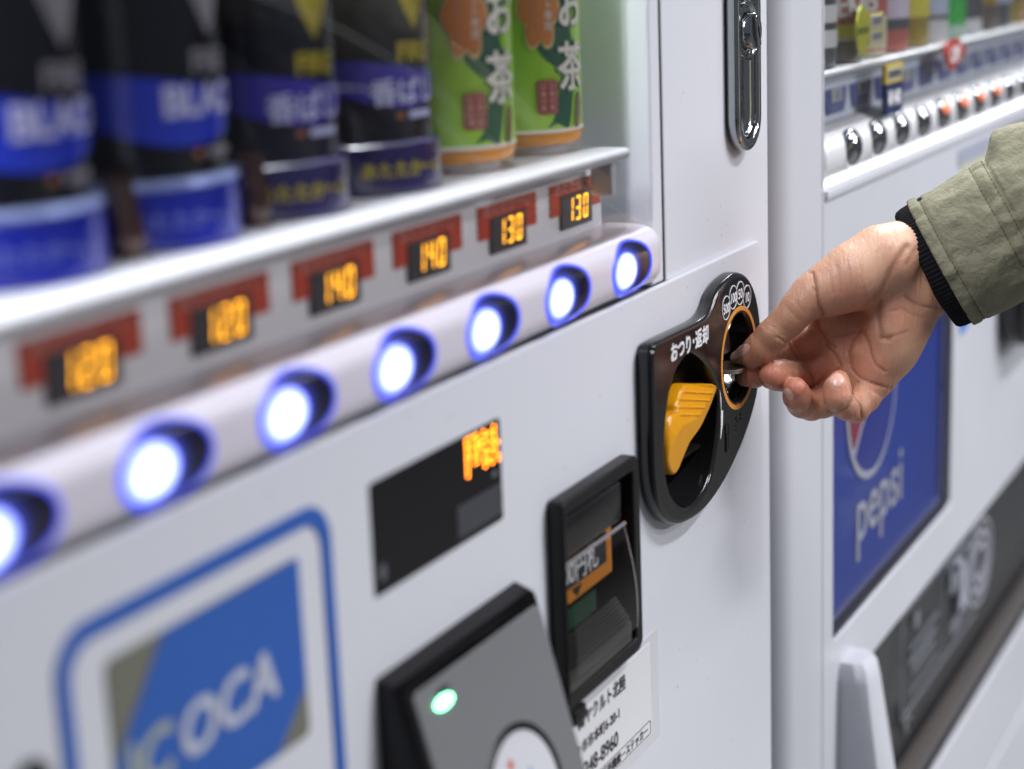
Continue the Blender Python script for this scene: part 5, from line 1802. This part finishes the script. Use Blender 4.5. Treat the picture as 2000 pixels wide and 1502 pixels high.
bmp = nt.nodes.new('ShaderNodeBump')
bmp.inputs['Strength'].default_value = 0.5
bmp.inputs['Distance'].default_value = 0.0005
nt.links.new(wv.outputs['Fac'], bmp.inputs['Height'])
bmp2 = nt.nodes.new('ShaderNodeBump')
bmp2.inputs['Strength'].default_value = 0.8
bmp2.inputs['Distance'].default_value = 0.003
nt.links.new(wv2.outputs['Fac'], bmp2.inputs['Height'])
nt.links.new(bmp.outputs['Normal'], bmp2.inputs['Normal'])
nt.links.new(bmp2.outputs['Normal'], p_.inputs['Normal'])


def sleeve_pt(th, t, extra=0.0):
    """th around (0 = bottom, 90 = viewer side), t metres along the sleeve"""
    a, b = 0.0335, 0.0270
    grow = 1.0 + 1.3 * max(0, t) if t < 0.05 else 1.065 + 0.75 * (t - 0.05)
    c, s = math.cos(th), math.sin(th)
    q = Vector((c * 2.1 + 3, s * 2.1, t * 26))
    n1 = mnoise.noise(q)
    n2 = mnoise.noise(Vector((c * 5 + 9, s * 5, t * 60)))
    # puckers running along the hem and the double seam
    puck = mnoise.noise(Vector((th * 9, 1.7, t * 40)))
    r = extra
    r += 0.0019 * n1 + 0.0011 * n2
    hem = math.exp(-((t - 0.0062) / 0.0012) ** 2)
    s1 = math.exp(-((t - 0.0335) / 0.0012) ** 2)
    s2 = math.exp(-((t - 0.0400) / 0.0011) ** 2)
    r -= 0.00085 * (hem + s1 + s2)
    r += 0.0010 * puck * (math.exp(-((t - 0.002) / 0.005) ** 2) + math.exp(-((t - 0.037) / 0.005) ** 2))
    if t > 0.0425:
        u = min(1, (t - 0.0425) / 0.008)
        r += 0.0026 * u * u * (3 - 2 * u)
        f = mnoise.noise(Vector((c * 1.6 + 20, s * 1.6 + t * 9, t * 22)))
        f2 = mnoise.noise(Vector((c * 3.5 + 40, s * 3.5 - t * 14, t * 45)))
        r += u * (0.0060 * f + 0.0022 * abs(f2))
    elif t > 0.041:
        r -= 0.0012
    return C0 + AXS * t + E1 * ((a * grow + r) * c) + E2 * ((b * grow + r) * s)


def ring_surface(fn, ts, n, closed_end=False):
    vs, fs = [], []
    for t in ts:
        for i in range(n):
            vs.append(fn(2 * math.pi * i / n, t))
    for j in range(len(ts) - 1):
        for i in range(n):
            q = (i + 1) % n
            fs.append((j * n + i, j * n + q, (j + 1) * n + q, (j + 1) * n + i))
    return vs, fs


ts = [0.004, 0.0015, 0.0003, 0.0, 0.0004, 0.0012, 0.0025] + [0.0035 + 0.0008 * i for i in range(58)] + [0.051 + 0.0025 * i for i in range(100)]
ex = [-0.0018, -0.0017, -0.0013, -0.0007, -0.0002, 0.0, 0.0] + [0.0] * 200
N_ = 180
vs, fs = [], []
for j, t in enumerate(ts):
    for i in range(N_):
        vs.append(sleeve_pt(2 * math.pi * i / N_, t, ex[j]))
for j in range(len(ts) - 1):
    for i in range(N_):
        q = (i + 1) % N_
        fs.append((j * N_ + i, j * N_ + q, (j + 1) * N_ + q, (j + 1) * N_ + i))
me = me_from(vs, fs)
bm = bmesh.new(); bm.from_mesh(me); bmesh.ops.recalc_face_normals(bm, faces=bm.faces); bm.to_mesh(me); bm.free()
slv = hlink('sleeve', me, CLOTH)
# stitching
STM = mat('olive_thread', (0.10, 0.092, 0.048), 0.8, spec=0.2, var=0.15)
parts = []
for t0 in (0.0062, 0.0335, 0.0400):
    m_ = 96
    for i in range(m_):
        a0 = 2 * math.pi * i / m_
        pts = [sleeve_pt(a0 + 2 * math.pi * f / m_, t0 + 0.0003 * (f - 0.35), 0.00018 if 0.1 < f < 0.6 else -0.0001) for f in (0.0, 0.18, 0.36, 0.54, 0.72)]
        parts.append(tube_me(pts, 0.00024, 5))
stt = hlink('stitching', merge(parts), STM, slv)
stt['kind'] = 'stuff'
# rib cuff under the sleeve hem
RIB = mat('black_rib_knit', (0.0065, 0.0065, 0.0085), 0.9, spec=0.15, var=0.3, vscale=600, bump=0.4, bscale=2500)


def cuff_pt(th, t, e):
    c, s = math.cos(th), math.sin(th)
    rib = 0.00022 * math.cos(th * 90)
    w = 0.0006 * mnoise.noise(Vector((c * 2, s * 2, 5.5)))
    a, b = 0.0322 + e + rib + w, 0.0252 + e + rib + w
    return C0 + AXS * (t + 0.0012 * mnoise.noise(Vector((c * 1.5, s * 1.5, 9.1)))) + E1 * (a * c) + E2 * (b * s)


prof = [(0.012, 0.0002), (0.006, 0.0004), (0.0, 0.0003), (-0.004, 0.0001), (-0.0068, -0.0006), (-0.0080, -0.0018), (-0.0080, -0.0032), (-0.0066, -0.0042), (0.0, -0.0044), (0.012, -0.0044)]
vs, fs = [], []
n = 540
for t, e in prof:
    for i in range(n):
        vs.append(cuff_pt(2 * math.pi * i / n, t, e))
for j in range(len(prof) - 1):
    for i in range(n):
        q = (i + 1) % n
        fs.append((j * n + i, j * n + q, (j + 1) * n + q, (j + 1) * n + i))
me = me_from(vs, fs)
bm = bmesh.new(); bm.from_mesh(me); bmesh.ops.recalc_face_normals(bm, faces=bm.faces); bm.to_mesh(me); bm.free()
hlink('cuff', me, RIB)

# ---- the coin, half in the slot
NRE = 72
vs, fs = [], []
cr = 0.0113
prof = [(0.0, 0.00085), (0.0102, 0.00085), (0.0106, 0.00098), (0.0111, 0.00098), (1.0, 0.0008), (1.0, -0.0008), (0.0111, -0.00098), (0.0106, -0.00098), (0.0102, -0.00085), (0.0, -0.00085)]
n = NRE * 2
for (r, z) in prof:
    for i in range(n):
        a = 2 * math.pi * i / n
        rr = (cr - (0.00022 if i % 2 else 0.0)) if r == 1.0 else max(r, 1e-5)
        vs.append((rr * math.cos(a), rr * math.sin(a), z))
for j in range(len(prof) - 1):
    for i in range(n):
        q = (i + 1) % n
        fs.append((j * n + i, j * n + q, (j + 1) * n + q, (j + 1) * n + i))
cme = me_from(vs, fs)
cme = autosmooth(cme, 30)
coin = link('coin', cme, mat('nickel_coin', (0.52, 0.48, 0.42), 0.28, metal=1.0, var=0.15, vscale=300, bump=0.1, bscale=500))
coin.location = (0.8005, -0.0015, 1.0546)
coin.rotation_euler = (R(2), R(1), 0)
tag(coin, 'silver coin with ridged edge held between thumb and finger at the slot', 'coin')
